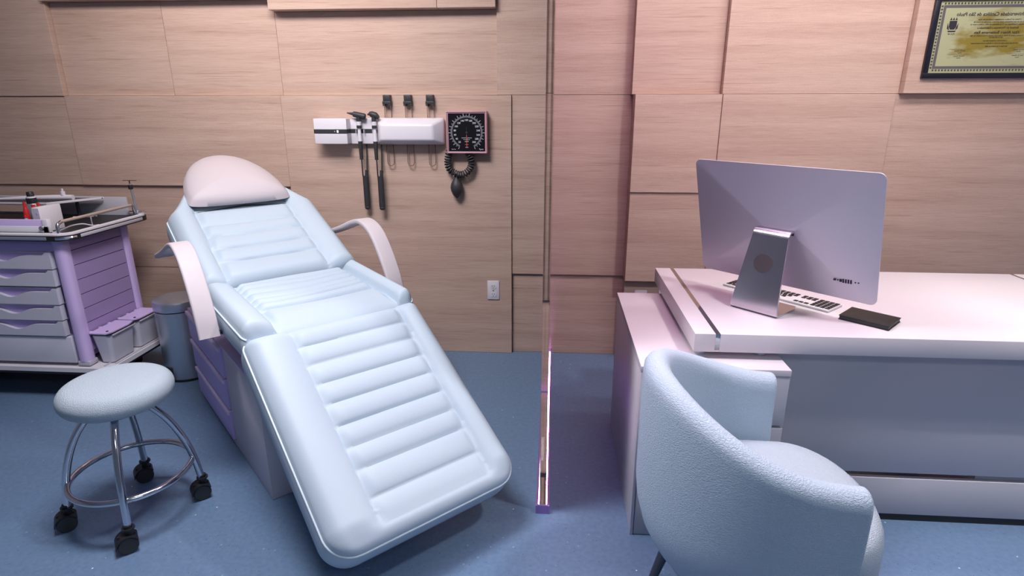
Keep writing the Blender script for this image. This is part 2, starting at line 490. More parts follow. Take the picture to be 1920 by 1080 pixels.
for R in (up, lo):
    for A, Bq in zip(R, R[1:]):
        for i in range(nA):
            vs = (A[i], A[(i+1) % nA], Bq[(i+1) % nA], Bq[i]); bm.faces.new(vs)
bmesh.ops.remove_doubles(bm, verts=bm.verts, dist=1e-5)
build('head_pillow', bm, 'pink', chair, angle=70)
# dark strap gap under the pillow edge
bm = bmesh.new()
for i in range(1):
    p = C3(-.52, .085, .73)+ax*.570; q = C3(-.52, .545, .73)+ax*.570
    tube(bm, [p-nx*.004, (p+q)/2+nx*.002+ax*.02, q-nx*.004], .004, 8)
build('pillow_strap', bm, 'black', chair)

# armrests --------------------------------------------------------
prof = [(-.215, .625), (-.245, .71), (-.30, .80), (-.365, .875), (-.425, .913), (-.50, .927), (-.58, .912), (-.70, .872), (-.82, .835), (-.94, .802)]
for wc, side in ((-.085, 1), (.695, -1)):
    pts = catmull([(s, 0, z) for s, z in prof], 8); bm = bmesh.new(); rows = []
    hw, th = .037, .011
    for i, p in enumerate(pts):
        a = pts[max(0, i-1)]; c = pts[min(len(pts)-1, i+1)]; t = (c-a).normalized(); n = V((-t.z, 0, t.x))
        if n.z < 0 or (abs(n.z) < .2 and n.x < 0): pass
        row = []
        for (x, y) in rrect(-hw, hw, -th, th, .008, 4):
            q = p+n*y; row.append(bm.verts.new(C3(q.x, wc+x, q.z)))
        rows.append(row)
    m = len(rows[0])
    for A, Bq in zip(rows, rows[1:]):
        for i in range(m): bm.faces.new((A[i], A[(i+1) % m], Bq[(i+1) % m], Bq[i]))
    bm.faces.new(rows[0][::-1]); bm.faces.new(rows[-1])
    ar = build('armrest', bm, 'pink', chair)
    bm = bmesh.new()                                   # bracket from the arm's foot to the seat frame
    a = C3(-.215, wc, .63); b = C3(-.26, wc+side*.07, .615)
    cyl(bm, a-V((0,-.02,-.02)), b, .008, n=12); build('bracket', bm, 'gmetal', ar)

# base ---------------------------------------------------------------
bm = bmesh.new()
def cbox(bm, s0, s1, w0, w1, z0, z1, bev=0.):
    a, b = C3(s0, w0, z0), C3(s1, w1, z1)
    box(bm, min(a.x, b.x), max(a.x, b.x), min(a.y, b.y), max(a.y, b.y), z0, z1, bev)
cbox(bm, -1.10, -.004, .012, .600, .012, .475); base = build('base_cabinet', bm, 'mauve', chair)
bm = bmesh.new(); cbox(bm, -1.112, -.476, 0, .612, 0, .028, .002); build('plinth', bm, 'lgrey', chair)
bm = bmesh.new(); cbox(bm, -.478, 0, 0, .612, .001, .474, .002); build('front_panel', bm, 'mauve', chair)
bm = bmesh.new(); cbox(bm, -1.112, -.002, -.003, .615, .474, .484, .002); build('top_plate', bm, 'lilac_l', chair)
for k, (z0, z1, sb) in enumerate(((.335, .470, -1.108), (.185, .322, -1.104), (.036, .172, -1.100))):
    bm = bmesh.new(); cbox(bm, sb, -.482, -.010, .02, z0, z1, .003); d = build('drawer_front', bm, 'violet_l', chair)
    bm = bmesh.new(); cbox(bm, sb+.004, -.484, -.017, .016, z1-.016, z1+.003, .003); build('drawer_lip', bm, 'lilac_p', d)
# frame and lift column between base and seat
bm = bmesh.new(); cbox(bm, -.50, -.01, .03, .58, .585, .625, .004); build('seat_frame', bm, 'gmetal', chair)
bm = bmesh.new(); cbox(bm, -.42, -.10, .14, .47, .48, .60, .006); build('lift_block', bm, 'mauve', chair)

# ---------------------------------------------------------------- stool
st = thing('rolling_stool', 'round pale blue padded stool on four chrome legs with black casters', 'stool', (-1.516, 1.742, 0), math.radians(28.5))
bm = bmesh.new()
prof = [(.0001, .450), (.085, .450), (.132, .453), (.160, .464), (.174, .482), (.177, .502), (.171, .521), (.156, .536), (.130, .5445), (.08, .5495), (.04, .551), (.0001, .5515)]
pp = catmull([(a, 0, b) for a, b in prof], 4); lathe(bm, [(max(.0001, p.x), p.z) for p in pp], n=64)
bmesh.ops.remove_doubles(bm, verts=bm.verts, dist=2e-4)
bmesh.ops.translate(bm, verts=bm.verts, vec=(.0075, -.004, 0)); build('seat', bm, 'skin3', st, angle=80)
bm = bmesh.new(); lathe(bm, [(.0001, .418), (.070, .418), (.090, .430), (.118, .453), (.0001, .455)], n=40); build('hub', bm, 'hubm', st, angle=30)
bm = bmesh.new(); tube(bm, [(.193*math.cos(2*PI*i/56), .193*math.sin(2*PI*i/56), .178) for i in range(56)], .0105, 14, closed=True)
build('foot_ring', bm, 'chrome', st)
for k in range(4):
    Rm = Matrix.Rotation(k*PI/2, 4, 'Z')
    pts = catmull([(.070, 0, .436), (.105, 0, .405), (.145, 0, .345), (.178, 0, .265), (.200, 0, .178), (.213, 0, .085)], 8)
    bm = bmesh.new(); tube(bm, pts, .0125, 14); bmesh.ops.transform(bm, matrix=Rm, verts=bm.verts); build('leg', bm, 'chrome', st)
    # caster: stem, hood and twin wheel, all turned the same way in the room
    c = Rm @ V((.215, 0, 0)); T = Matrix.Translation(c) @ Matrix.Rotation(math.radians(12.9), 4, 'Z')
    bm = bmesh.new(); cyl(bm, (0, 0, .064), (0, 0, .100), .0135, n=16); cyl(bm, (0, 0, .084), (0, 0, .090), .020, n=16)
    bmesh.ops.transform(bm, matrix=T, verts=bm.verts); cs = build('caster', bm, 'black', st)
    off = -.010; wr = .0315
    bm = bmesh.new()
    for y0, y1 in ((-.024, -.004), (.004, .024)):
        lathe(bm, [(.0001, y0), (wr-.003, y0), (wr, y0+.003), (wr, y1-.003), (wr-.003, y1), (.0001, y1)], origin=(off, 0, wr+.0002), axis='y', n=32)
    bmesh.ops.transform(bm, matrix=T, verts=bm.verts); build('wheel', bm, 'char', cs)
    bm = bmesh.new()
    arc = [((wr+.005)*math.cos(math.radians(a)), (wr+.005)*math.sin(math.radians(a))) for a in range(28, 187, 9)]
    poly = arc+[(p[0]*.90, p[1]*.90) for p in arc[::-1]]
    prism(bm, poly, lambda x, z: V((off+x, -.027, wr+z)), lambda x, z: V((off+x, .027, wr+z)))
    box(bm, off-.026, off+.026, -.0035, .0035, .016, .064)
    bmesh.ops.transform(bm, matrix=T, verts=bm.verts); build('hood', bm, 'black', cs)

# ---------------------------------------------------------------- pedal bin
pb = thing('pedal_bin', 'brushed steel cylindrical pedal bin between the lilac cart and the treatment chair', 'bin', (-2.035, 2.895, 0), math.radians(-20))
bm = bmesh.new(); lathe(bm, [(.0001, .012), (.118, .012), (.119, .016), (.122, .395), (.0001, .395)], n=56); build('body', bm, 'steel', pb, angle=35)
bm = bmesh.new(); lathe(bm, [(.0001, 0), (.121, 0), (.121, .013), (.0001, .013)], n=56); build('base_ring', bm, 'rubber', pb, angle=35)
bm = bmesh.new(); lathe(bm, [(.0001, .395), (.1175, .395), (.1175, .401), (.0001, .401)], n=56); build('seal', bm, 'rubber', pb, angle=35)
bm = bmesh.new(); lathe(bm, [(.0001, .401), (.1235, .401), (.1245, .405), (.1245, .442), (.121, .450), (.105, .456), (.06, .461), (.0001, .463)], n=56); build('lid', bm, 'steel', pb, angle=35)
bm = bmesh.new(); box(bm, -.028, .028, -.165, -.10, .010, .022, .004); box(bm, -.024, .024, -.126, -.112, .014, .085, .004); build('pedal', bm, 'rubber', pb)

# ---------------------------------------------------------------- lilac medical cart
ct = thing('medical_cart', 'lilac medical cart with grey drawers and a railed worktop at the left wall', 'cart', (-2.85, 2.83, 0))
CX, CY = -2.85, 2.83
def kb(bm, x0, x1, y0, y1, z0, z1, bev=0., seg=2): return box(bm, x0-CX, x1-CX, y0-CY, y1-CY, z0, z1, bev, seg)
bm = bmesh.new(); kb(bm, -3.35, -2.345, 2.60, 2.99, .225, .838); build('carcass', bm, 'lilac', ct)
for x, y in ((-2.352, 2.582), (-3.355, 2.582), (-2.352, 2.985), (-3.355, 2.985)):
    bm = bmesh.new(); pr = rrect(x-.030-CX, x+.030-CX, y-.032-CY, y+.032-CY, .026, 6)
    prism(bm, pr, lambda a, b: V((a, b, .215)), lambda a, b: V((a, b, .842))); c = build('column', bm, 'lilac_l', ct)
    bm = bmesh.new(); kb(bm, x-.032, x+.032, y-.030, y+.030, .19, .217, .006); build('column_foot', bm, 'lgrey', c)
bm = bmesh.new()                                     # louvred side: eight boards with fine gaps
nb = 8; z0, z1 = .255, .852
for k in range(nb):
    a = z0+(z1-z0)*k/nb; kb(bm, -2.348, -2.332, 2.60, 2.975, a+.002, a+(z1-z0)/nb-.002)
build('side_panel', bm, 'lilac', ct)
bm = bmesh.new(); kb(bm, -3.33, -2.372, 2.562, 2.60, .782, .838, .003); build('top_rail', bm, 'violet', ct)
DZ = [(.698, .779), (.611, .692), (.518, .598), (.436, .511), (.353, .430)]
for k, (z0, z1) in enumerate(DZ):
    # drawer front with a scooped hand pull: outline with a wave cut in the top edge
    xr = -2.393-.004*k; xl = -3.32; xm = (xr+xl)/2+.02*0; pts = [(xl, z0), (xr, z0), (xr, z1), (xr-.025, z1)]
    sc = xr-.245
    for i in range(25):
        t = i/24; x = xr-.026-t*.425; dx = (x-sc)
        dep = .011*sstep(0, .04, t)*sstep(0, .04, 1-t)*(1-0) + .030*math.exp(-(dx/.062)**2)
        pts.append((x, z1-.004-dep))
    pts += [(xl+.025, z1-.004), (xl+.025, z1), (xl, z1)]
    pts = [p for i, p in enumerate(pts) if i == 0 or p != pts[i-1]]
    bm = bmesh.new(); prism(bm, pts, lambda a, b: V((a-CX, 2.548-CY, b)), lambda a, b: V((a-CX, 2.578-CY, b)))
    d = build('drawer_front', bm, 'grey', ct, smooth=False)
    bm = bmesh.new(); kb(bm, xl+.02, xr-.024, 2.566, 2.582, z1-.055, z1-.002); build('pull_recess', bm, 'violet', d)
    bm = bmesh.new(); kb(bm, xl+.01, xr-.004, 2.560, 2.60, z1-.0015, z1+.0035, .001); build('top_ledge', bm, 'lgrey', d)
bm = bmesh.new(); kb(bm, -3.33, -2.392, 2.556, 2.60, .205, .345, .002); build('bottom_panel', bm, 'grey', ct)
# worktop with a rounded rim and bumper strip
bm = bmesh.new(); pr = rrect(-3.40-CX, -2.262-CX, 2.525-CY, 3.115-CY, .065, 8)
prism(bm, pr, lambda a, b: V((a, b, .846)), lambda a, b: V((a, b, .862))); build('worktop', bm, 'grey', ct, smooth=False)
def rim(bm, off, z, r): tube(bm, [(a, b, z) for a, b in rrect(-3.40-CX-off, -2.262-CX+off, 2.525-CY-off, 3.115-CY+off, .065+off, 10)], r, 10, closed=True)
bm = bmesh.new(); n8 = rrect(-3.40-CX, -2.262-CX, 2.525-CY, 3.115-CY, .065, 10); ni = rrect(-3.376-CX, -2.286-CX, 2.549-CY, 3.091-CY, .045, 10)
o0 = [bm.verts.new((a, b, .862)) for a, b in n8]; o1 = [bm.verts.new((a, b, .874)) for a, b in n8]
i1 = [bm.verts.new((a, b, .876)) for a, b in ni]; i0 = [bm.verts.new((a, b, .862)) for a, b in ni]
for R0, R1 in ((o0, o1), (o1, i1), (i1, i0), (i0, o0)):
    for i in range(len(R0)): bm.faces.new((R0[i], R0[(i+1) % len(R0)], R1[(i+1) % len(R0)], R1[i]))
build('worktop_rim', bm, 'white', ct, angle=30)
bm = bmesh.new(); nb1 = rrect(-3.406-CX, -2.256-CX, 2.519-CY, 3.121-CY, .07, 10)
prism(bm, nb1, lambda a, b: V((a, b, .842)), lambda a, b: V((a, b, .867))); bp = build('bumper', bm, 'black', ct, angle=30)
for (x0, x1, y0, y1) in ((-3.30, -2.36, 2.514, 2.53), (-2.262, -2.2535, 2.60, 3.04)):
    bm = bmesh.new(); kb(bm, x0, x1, y0, y1, .847, .863, .003); build('bumper_insert', bm, 'lgrey' if x0 > -3 else 'steel', bp)
bm = bmesh.new()
tube(bm, [(-2.327-CX+.066*math.cos(t), 2.590-CY+.066*math.sin(t), .855) for t in [math.radians(-82+i*8) for i in range(10)]], .009, 8); build('bumper_corner', bm, 'chrome', bp)
# front shroud on the worktop, rear upstand, side rail
bm = bmesh.new(); kb(bm, -3.34, -2.392, 2.560, 2.575, .876, .936, .002); sh = build('front_shroud', bm, 'lilac_l', ct)
bm = bmesh.new(); kb(bm, -3.34, -2.372, 2.556, 2.5605, .876, .905, .001); kb(bm, -2.398, -2.372, 2.556, 2.578, .876, .938, .001); build('shroud_trim', bm, 'white', sh)
bm = bmesh.new(); lathe(bm, [(.0001, -.012), (.010, -.011), (.012, -.004), (.008, 0), (.0001, 0)], origin=(-2.400-CX, 2.556-CY, .898), axis='y', n=18); build('screw_knob', bm, 'chrome', sh)
bm = bmesh.new(); kb(bm, -2.80, -2.36, 3.075, 3.09, .862, .965, .002); build('rear_upstand', bm, 'lgrey', ct)
bm = bmesh.new(); tube(bm, catmull([(-2.318-CX, 2.548-CY, .872), (-2.318-CX, 2.550-CY, .912), (-2.318-CX, 2.575-CY, .926)], 6), .008, 12); rl = build('side_rail', bm, 'chrome', ct)
bm = bmesh.new(); tube(bm, [(-2.318-CX, 2.572-CY, .926), (-2.318-CX, 3.05-CY, .926)], .0075, 12); build('rail_grip', bm, 'tan', rl)
bm = bmesh.new(); tube(bm, [(-2.318-CX, 3.05-CY, .926), (-2.318-CX, 3.068-CY, .920), (-2.318-CX, 3.07-CY, .874)], .007, 10); build('rail_post', bm, 'chrome', rl)
# base plate and casters
bm = bmesh.new(); pr = rrect(-3.42-CX, -2.205-CX, 2.535-CY, 3.06-CY, .02, 5)
prism(bm, pr, lambda a, b: V((a, b, .163)), lambda a, b: V((a, b, .186))); bpl = build('base_plate', bm, 'white', ct, smooth=False)
bm = bmesh.new(); pr = rrect(-3.41-CX, -2.209-CX, 2.538-CY, 3.056-CY, .02, 5)
prism(bm, pr, lambda a, b: V((a, b, .150)), lambda a, b: V((a, b, .164))); build('plate_edge', bm, 'black', bpl, smooth=False)
bm = bmesh.new(); kb(bm, -2.228, -2.214, 2.60, 3.03, .1855, .192, .002); kb(bm, -2.262, -2.250, 2.565, 2.66, .1855, .191, .002); build('edge_strip', bm, 'lgrey', bpl)
for x, y in ((-2.42, 2.66), (-3.25, 2.66), (-2.42, 2.96), (-3.25, 2.96)):
    bm = bmesh.new(); lathe(bm, [(.0001, -.016), (.05, -.016), (.055, -.01), (.055, .01), (.05, .016), (.0001, .016)], origin=(x-CX, y-CY, .055), axis='y', n=28)
    wl = build('caster', bm, 'rubber', ct)
    bm = bmesh.new(); kb(bm, x-.03, x+.03, y-.024, y+.024, .095, .152, .004); build('caster_fork', bm, 'gmetal', wl)

# waste boxes standing on the cart's base plate
def waste_box(y, label):
    t = thing('waste_box', label, 'box', (-2.262, y, .1925), 0, 'lidded waste boxes on the cart base')
    bm = bmesh.new(); n0 = rrect(-.038, .030, -.078, .078, .016, 4); n1 = rrect(-.052, .046, -.094, .094, .02, 4); n2 = rrect(-.046, .040, -.088, .088, .016, 4); n3 = rrect(-.034, .026, -.073, .073, .013, 4)
    Rg = [[bm.verts.new((a, b, z)) for a, b in n] for n, z in ((n0, 0), (n1, .152), (n2, .152), (n3, .006))]
    for A, Bq in zip(Rg, Rg[1:]):
        for i in range(len(A)): bm.faces.new((A[i], A[(i+1) % len(A)], Bq[(i+1) % len(A)], Bq[i]))
    bm.faces.new(Rg[0][::-1]); bm.faces.new(Rg[3]); build('tub', bm, 'grey', t, angle=35)
    bm = bmesh.new(); pr = rrect(-.054, .049, -.096, .096, .012, 4); prism(bm, pr, lambda a, b: V((a, b, .152)), lambda a, b: V((a, b, .158))); build('rim_seal', bm, 'black', t, smooth=False)
    bm = bmesh.new(); pr = [(-.058, -.094), (.030, -.098), (.046, -.060), (.050, .05), (.038, .094), (-.058, .094)]
    prism(bm, pr, lambda a, b: V((a, b, .158)), lambda a, b: V((a, b, .164-.10*max(0, a)*.12))); lid = build('lid', bm, 'lilac_l', t, smooth=False)
    for yy in (-.085, -.02, .045): build('hinge', B(-.068, -.050, yy, yy+.016, .154, .166, .002), 'lilac_l', lid)
    bm = bmesh.new(); cyl(bm, (.018, -.066, .160), (.018, -.066, .1665), .006, n=14); build('latch', bm, 'black', lid)
    bm = bmesh.new(); box(bm, .044, .053, -.075, .093, .143, .151, .002); build('front_lip', bm, 'lgrey', t)
waste_box(2.682, 'grey waste box with lilac lid on the cart base, nearer the camera')
waste_box(2.886, 'grey waste box with lilac lid on the cart base, partly hidden by the steel bin')

# things on the cart's worktop
t = thing('tall_bottle', 'tall grey bottle with black and white cap standing on the cart', 'bottle', (-2.548, 2.69, .862))
bm = bmesh.new(); lathe(bm, [(.0001, 0), (.026, 0), (.027, .004), (.027, .118), (.023, .130), (.0001, .131)], n=28); build('body', bm, 'steel', t, angle=35)
bm = bmesh.new(); lathe(bm, [(.0001, .131), (.022, .131), (.0215, .156), (.0001, .157)], n=28); build('collar', bm, 'black', t, angle=35)
bm = bmesh.new(); lathe(bm, [(.0001, .157), (.0195, .157), (.019, .164), (.0001, .165)], n=28); build('band', bm, 'white', t, angle=35)
bm = bmesh.new(); lathe(bm, [(.0001, .165), (.0155, .165), (.015, .183), (.013, .186), (.0001, .186)], n=28); build('cap', bm, 'black', t, angle=35)
def small_bottle(x, y, h, r, bodym, capm, name, label):
    t = thing(name, label, 'bottle', (x, y, .862))
    bm = bmesh.new(); lathe(bm, [(.0001, 0), (r, 0), (r, h*.72), (r*.6, h*.84), (.0001, h*.84)], n=22); build('body', bm, bodym, t, angle=35)
    bm = bmesh.new(); lathe(bm, [(.0001, h*.84), (r*.62, h*.84), (r*.58, h), (.0001, h)], n=22); build('cap', bm, capm, t, angle=35)
small_bottle(-2.528, 2.625, .146, .0115, 'red', 'red', 'red_bottle', 'slim red bottle in front of the tall grey bottle')
small_bottle(-2.494, 2.634, .134, .0135, 'white', 'red', 'squat_bottle', 'white bottle with red cap close against the carton')
small_bottle(-2.4975, 2.667, .136, .011, 'tan', 'red', 'tan_bottle', 'small tan bottle with red cap beside the carton')
small_bottle(-2.513, 2.599, .088, .009, 'green', 'red', 'green_bottle', 'little green bottle with red cap between the red bottle and the carton')
t = thing('tissue_carton', 'white carton with a printed narrow end standing on the cart worktop', 'box', (-2.458, 2.665, .862))
bm = bmesh.new(); box(bm, -.018, .018, -.065, .065, 0, .124, .003); build('carton', bm, 'white', t)
bm = bmesh.new(); box(bm, -.017, .017, -.0662, -.065, .004, .120); pr = build('printed_face', bm, 'lgrey', t, smooth=False)
bm = bmesh.new(); box(bm, -.017, .017, -.0672, -.0662, .052, .062); build('red_stripe', bm, 'red', pr, smooth=False)
bm = bmesh.new(); cyl(bm, (.006, -.0672, .096), (.006, -.0662, .096), .006, n=16); build('blue_mark', bm, 'violet', pr, smooth=False)
# raised instrument shelf at the rear with a white handpiece
t = thing('instrument_shelf', 'raised dark instrument shelf with steel rim at the back of the cart', 'shelf', (-2.80, 2.93, .862))
bm = bmesh.new(); pr = [(-.50, -.10), (.20, -.10), (.33, .12), (-.50, .12)]
prism(bm, pr, lambda a, b: V((a, b, .098)), lambda a, b: V((a, b, .104))); build('deck', bm, 'gmetal', t, smooth=False)
bm = bmesh.new(); tube(bm, [(a, b, .104) for a, b in pr], .007, 8, closed=True); build('shelf_rim', bm, 'lgrey', t)
for x, y in ((-.40, .09), (.20, .09), (.10, -.07)):
    bm = bmesh.new(); cyl(bm, (x, y, 0), (x, y, .098), .008, n=12); build('post', bm, 'char', t)
t = thing('handpiece', 'white dental style handpiece lying on the raised instrument shelf', 'instrument', (-2.72, 2.925, .969))
bm = bmesh.new(); tube(bm, catmull([(-.30, -.035, .006), (-.15, -.02, .010), (-.03, 0, .013), (.10, .015, .014), (.17, .02, .014)], 6), lambda i: .005+.0085*min(1, i/16), 14); build('barrel', bm, 'white', t)
bm = bmesh.new(); cyl(bm, (.12, .017, .026), (.12, .017, .046), .011, n=16); cyl(bm, (.12, .017, .046), (.12, .017, .060), .005, n=12); build('valve', bm, 'white', t)
# slim stand with a crossbar at the back right corner
t = thing('probe_stand', 'thin grey probe stand with black clamp and crossbars at the cart corner', 'stand', (-2.312, 3.085, .874))
bm = bmesh.new(); tube(bm, [(0, 0, 0), (-.012, 0, .165)], .006, 10); cyl(bm, (0, 0, 0), (0, 0, .006), .016, n=16); build('pole', bm, 'steel', t)
bm = bmesh.new(); cyl(bm, (-.0115, 0, .135), (-.0125, 0, .158), .0115, n=14); cyl(bm, (-.0125, 0, .158), (-.0125, 0, .182), .003, n=8); build('clamp', bm, 'black', t)
bm = bmesh.new(); tube(bm, [(-.050, 0, .182), (.030, 0, .182)], .0016, 6); build('crossbar', bm, 'chrome', t)
bm = bmesh.new(); tube(bm, [(-.055, 0, .012), (.046, 0, .012), (.052, 0, .003)], .0035, 8); build('crossbar', bm, 'chrome', t)
# loose white lead and clip by the rail
t = thing('white_lead', 'white cable lead with a clip lying at the worktop corner inside the rail', 'cable', (-2.36, 2.66, .8645))
bm = bmesh.new(); tube(bm, catmull([(-.02, -.07, .004), (.0, -.05, .012), (.02, -.01, .026), (.03, .05, .024), (.045, .10, .006), (.05, .13, .004)], 8), .0035, 8); build('cable', bm, 'white', t)
bm = bmesh.new(); tube(bm, [(-.03, -.075, .005), (.02, -.078, .005)], .005, 8); build('plug', bm, 'white', t)
t = thing('metal_clip', 'small chrome rod with ball end on the cart worktop by the carton', 'clip', (-2.36, 2.78, .862))
bm = bmesh.new(); tube(bm, [(-.07, 0, .045), (.03, .02, .050)], .0045, 8); cyl(bm, (.01, .016, 0), (.01, .016, .047), .003, n=8); build('rod', bm, 'white', t)
bm = bmesh.new(); bmesh.ops.create_uvsphere(bm, u_segments=14, v_segments=8, radius=.0085, matrix=Matrix.Translation((.034, .021, .052))); build('ball', bm, 'chrome', t)

# ---------------------------------------------------------------- wall diagnostics
YWL = 3.300
t = thing('transformer_unit', 'white wall box with black stripe holding the diagnostic handles', 'wall unit', (-1.325, YWL, 1.24))
def wb_(bm, x0, x1, dy0, dy1, z0, z1, bev=0.): return box(bm, x0+1.325, x1+1.325, -dy1, -dy0, z0-1.24, z1-1.24, bev)
bm = bmesh.new(); wb_(bm, -1.306, -1.124, 0, .095, 1.247, 1.380, .004); build('housing', bm, 'white', t)
bm = bmesh.new(); wb_(bm, -1.124, -.972, 0, .035, 1.245, 1.380, .003); build('cradle_plate', bm, 'white', t)
bm = bmesh.new(); wb_(bm, -1.3065, -1.1235, .020, .0965, 1.302, 1.324); wb_(bm, -1.1235, -.972, 0, .0365, 1.302, 1.324); s = build('black_stripe', bm, 'char', t, smooth=False)
bm = bmesh.new(); wb_(bm, -1.178, -1.171, .0965, .098, 1.307, 1.319); build('indicator', bm, emit('pilot_light', (1, 1, 1), 1.5), s)
bm = bmesh.new(); wb_(bm, -1.193, -1.189, .0965, .0975, 1.310, 1.316); build('dot', bm, 'lgrey', s)
for x in (-1.088, -1.044, -.996):
    bm = bmesh.new(); wb_(bm, x, x+.003, .036, .060, 1.302, 1.322); build('cradle_clip', bm, 'lgrey', t)
def scope(x, head, label, dx):
    t = thing('otoscope' if head else 'ophthalmoscope', label, 'instrument', (x, YWL-.060-dx, 1.24))
    bm = bmesh.new()
    if head:
        tube(bm, [(-.030, 0, .163), (-.026, 0, .1625), (-.012, 0, .160), (.030, 0, .151), (.037, 0, .1495), (.040, 0, .149)], lambda i: (.009, .0145, .0155, .016, .0145, .010)[i], 18)
        tube(bm, [(-.062, 0, .169), (-.028, 0, .163)], lambda i: (.0028, .0085)[i], 14)
    else:
        tube(bm, [(-.024, 0, .160), (-.019, 0, .162), (-.008, 0, .162), (.010, 0, .156), (.020, 0, .147), (.025, 0, .140)], lambda i: (.009, .014, .016, .0165, .013, .008)[i], 16)
        tube(bm, [(-.034, 0, .161), (-.020, 0, .161)], lambda i: (.004, .006)[i], 12)
    hd = build('head', bm, 'char', t)
    bm = bmesh.new(); cyl(bm, (.0, 0, .124), (.0, 0, .152), .0125, .0125, n=18); build('neck', bm, 'char', hd)
    bm = bmesh.new(); cyl(bm, (0, 0, .103), (0, 0, .124), .0128, n=18); cyl(bm, (0, 0, .085), (0, 0, .089), .0120, n=18); cyl(bm, (0, 0, .018), (0, 0, .086), .0112, .0085, n=18); build('grip_collar', bm, 'white', t)
    bm = bmesh.new(); cyl(bm, (0, 0, .088), (0, 0, .104), .0138, n=18); build('ring', bm, 'char', t)
    bm = bmesh.new(); cyl(bm, (0, 0, -.078), (0, 0, .020), .0095, .0122, n=18); build('handle', bm, 'char', t)
    bm = bmesh.new(); tube(bm, [(0, 0, -.078), (-.002, .008, -.172)], .0038, 8)
    tube(bm, [(.017, .050, .0), (.017, .046, -.06), (.017, .030, -.140)], .0042, 8); build('cord', bm, 'char', t)
    bm = bmesh.new()
    cyl(bm, (.008, .022, -.170), (.008, .022, -.335), .0165, .0170, n=20)
    cyl(bm, (.0165, .026, -.138), (.0135, .024, -.171), .0095, n=14)
    lathe(bm, [(.0165, 0), (.0165, -.004), (.0152, -.006), (.0165, -.008), (.0165, -.014), (.012, -.022), (.0001, -.025)], origin=(.008, .022, -.335), n=20, close_caps=False)
    build('weight', bm, 'char', t)
    return t
scope(-1.066, True, 'black otoscope with pointed tip hanging left of its twin on the wall', 0)
scope(-.976, False, 'black ophthalmoscope with short blunt head hanging beside the white dispenser', .018)
# specula dispenser
t = thing('specula_dispenser', 'white wall dispenser with three clear tubes under black caps', 'dispenser', (-.788, YWL, 1.24))
bm = bmesh.new()
A = [(-.187, .0, .0), (.184, .0, .0), (.184, .0, .143), (-.187, .0, .143)]
A2 = [(-.187, -.040, .003), (.184, -.040, .003), (.184, -.040, .141), (-.187, -.040, .141)]
Bq = [(-.153, -.098, .026), (.132, -.098, .026), (.132, -.098, .110), (-.153, -.098, .110)]
Rg = [[bm.verts.new(p) for p in R] for R in (A, A2, Bq)]
for R0, R1 in zip(Rg, Rg[1:]):
    for i in range(4): bm.faces.new((R0[i], R0[(i+1) % 4], R1[(i+1) % 4], R1[i]))
bm.faces.new(Rg[0][::-1]); bm.faces.new(Rg[2])
bmesh.ops.bevel(bm, geom=[e for e in bm.edges], offset=.012, segments=4, profile=.5, affect='EDGES', clamp_overlap=True)
build('housing', bm, 'white', t, angle=50)
for x in (-.124, -.010, .111):
    bm = bmesh.new(); r = .0195
    pr_ = [(r, .205), (r, -.095)]+[(r*math.cos(math.radians(a)), -.095-r*1.1*math.sin(math.radians(a))) for a in range(10, 90, 10)]+[(.0005, -.095-r*1.1)]
    inner = [(max(.0004, a-.0022), b+(.0022 if b < -.095 else 0)) for a, b in pr_[::-1]]
    lathe(bm, pr_+inner, origin=(x, -.021, 0), n=24, close_caps=False)
    bmesh.ops.remove_doubles(bm, verts=bm.verts, dist=.0006)
    tb = build('clear_tube', bm, 'tube', t, angle=50)
    bm = bmesh.new(); box(bm, x-.0195, x+.0195, -.0405, -.0015, .228, .262, .003); box(bm, x-.0225, x+.0225, -.0435, -.0005, .214, .229, .002)
    for k in (-1, 1): box(bm, x+k*.0155-.006, x+k*.0155+.006, -.042, -.002, .204, .216, .001)
    build('cap', bm, 'char', tb)
# aneroid blood pressure gauge
GX, GZ = -.478, 1.3075
t = thing('blood_pressure_gauge', 'square pink framed wall blood pressure gauge with black dial', 'gauge', (GX, YWL, GZ))
S = .1105
bm = bmesh.new(); box(bm, -S, S, -.062, 0, -S, S, .004)
ff = max((f for f in bm.faces if f.normal.y < -.9), key=lambda f: f.calc_area())
r = bmesh.ops.inset_region(bm, faces=[ff], thickness=.0075); bmesh.ops.translate(bm, verts=ff.verts, vec=(0, .005, 0))
build('case', bm, 'pinkm', t, angle=30)
yf = -.0575
bm = bmesh.new(); box(bm, -S+.0115, S-.0115, yf-.0008, yf+.0006, -S+.0115, S-.0115); fc = build('dial_face', bm, 'dialb', t, smooth=False)
bm = bmesh.new(); a0, a1 = -62, 242; ro, ri = .0865, .0775
ang = [math.radians(a0+(a1-a0)*i/90) for i in range(91)]
po = [(ro*math.cos(a), ro*math.sin(a)) for a in ang]; pi_ = [(ri*math.cos(a), ri*math.sin(a)) for a in ang]
for i in range(90):
    q = [po[i], po[i+1], pi_[i+1], pi_[i]]; prism(bm, q, lambda x, z: V((x, yf-.0010, z)), lambda x, z: V((x, yf-.0016, z)))
build('scale_ring', bm, 'dialg', fc, smooth=False)
bm = bmesh.new()
for k in range(31):
    a = math.radians(242-304*k/30); l = .012 if k % 2 == 0 else .007; wv = .0011 if k % 2 == 0 else .0007
    c, s_ = math.cos(a), math.sin(a); p0 = V((ro*c, 0, ro*s_)); p1 = V(((ro+l)*c, 0, (ro+l)*s_)); nn = V((-s_, 0, c))*wv
    q = [p0+nn, p1+nn, p1-nn, p0-nn]
    bm.faces.new([bm.verts.new((v.x, yf-.0012, v.z)) for v in q])
build('scale_ticks', bm, 'dialw', fc, smooth=False); bm = bmesh.new()
RXm = Matrix.Rotation(PI/2, 4, 'X')
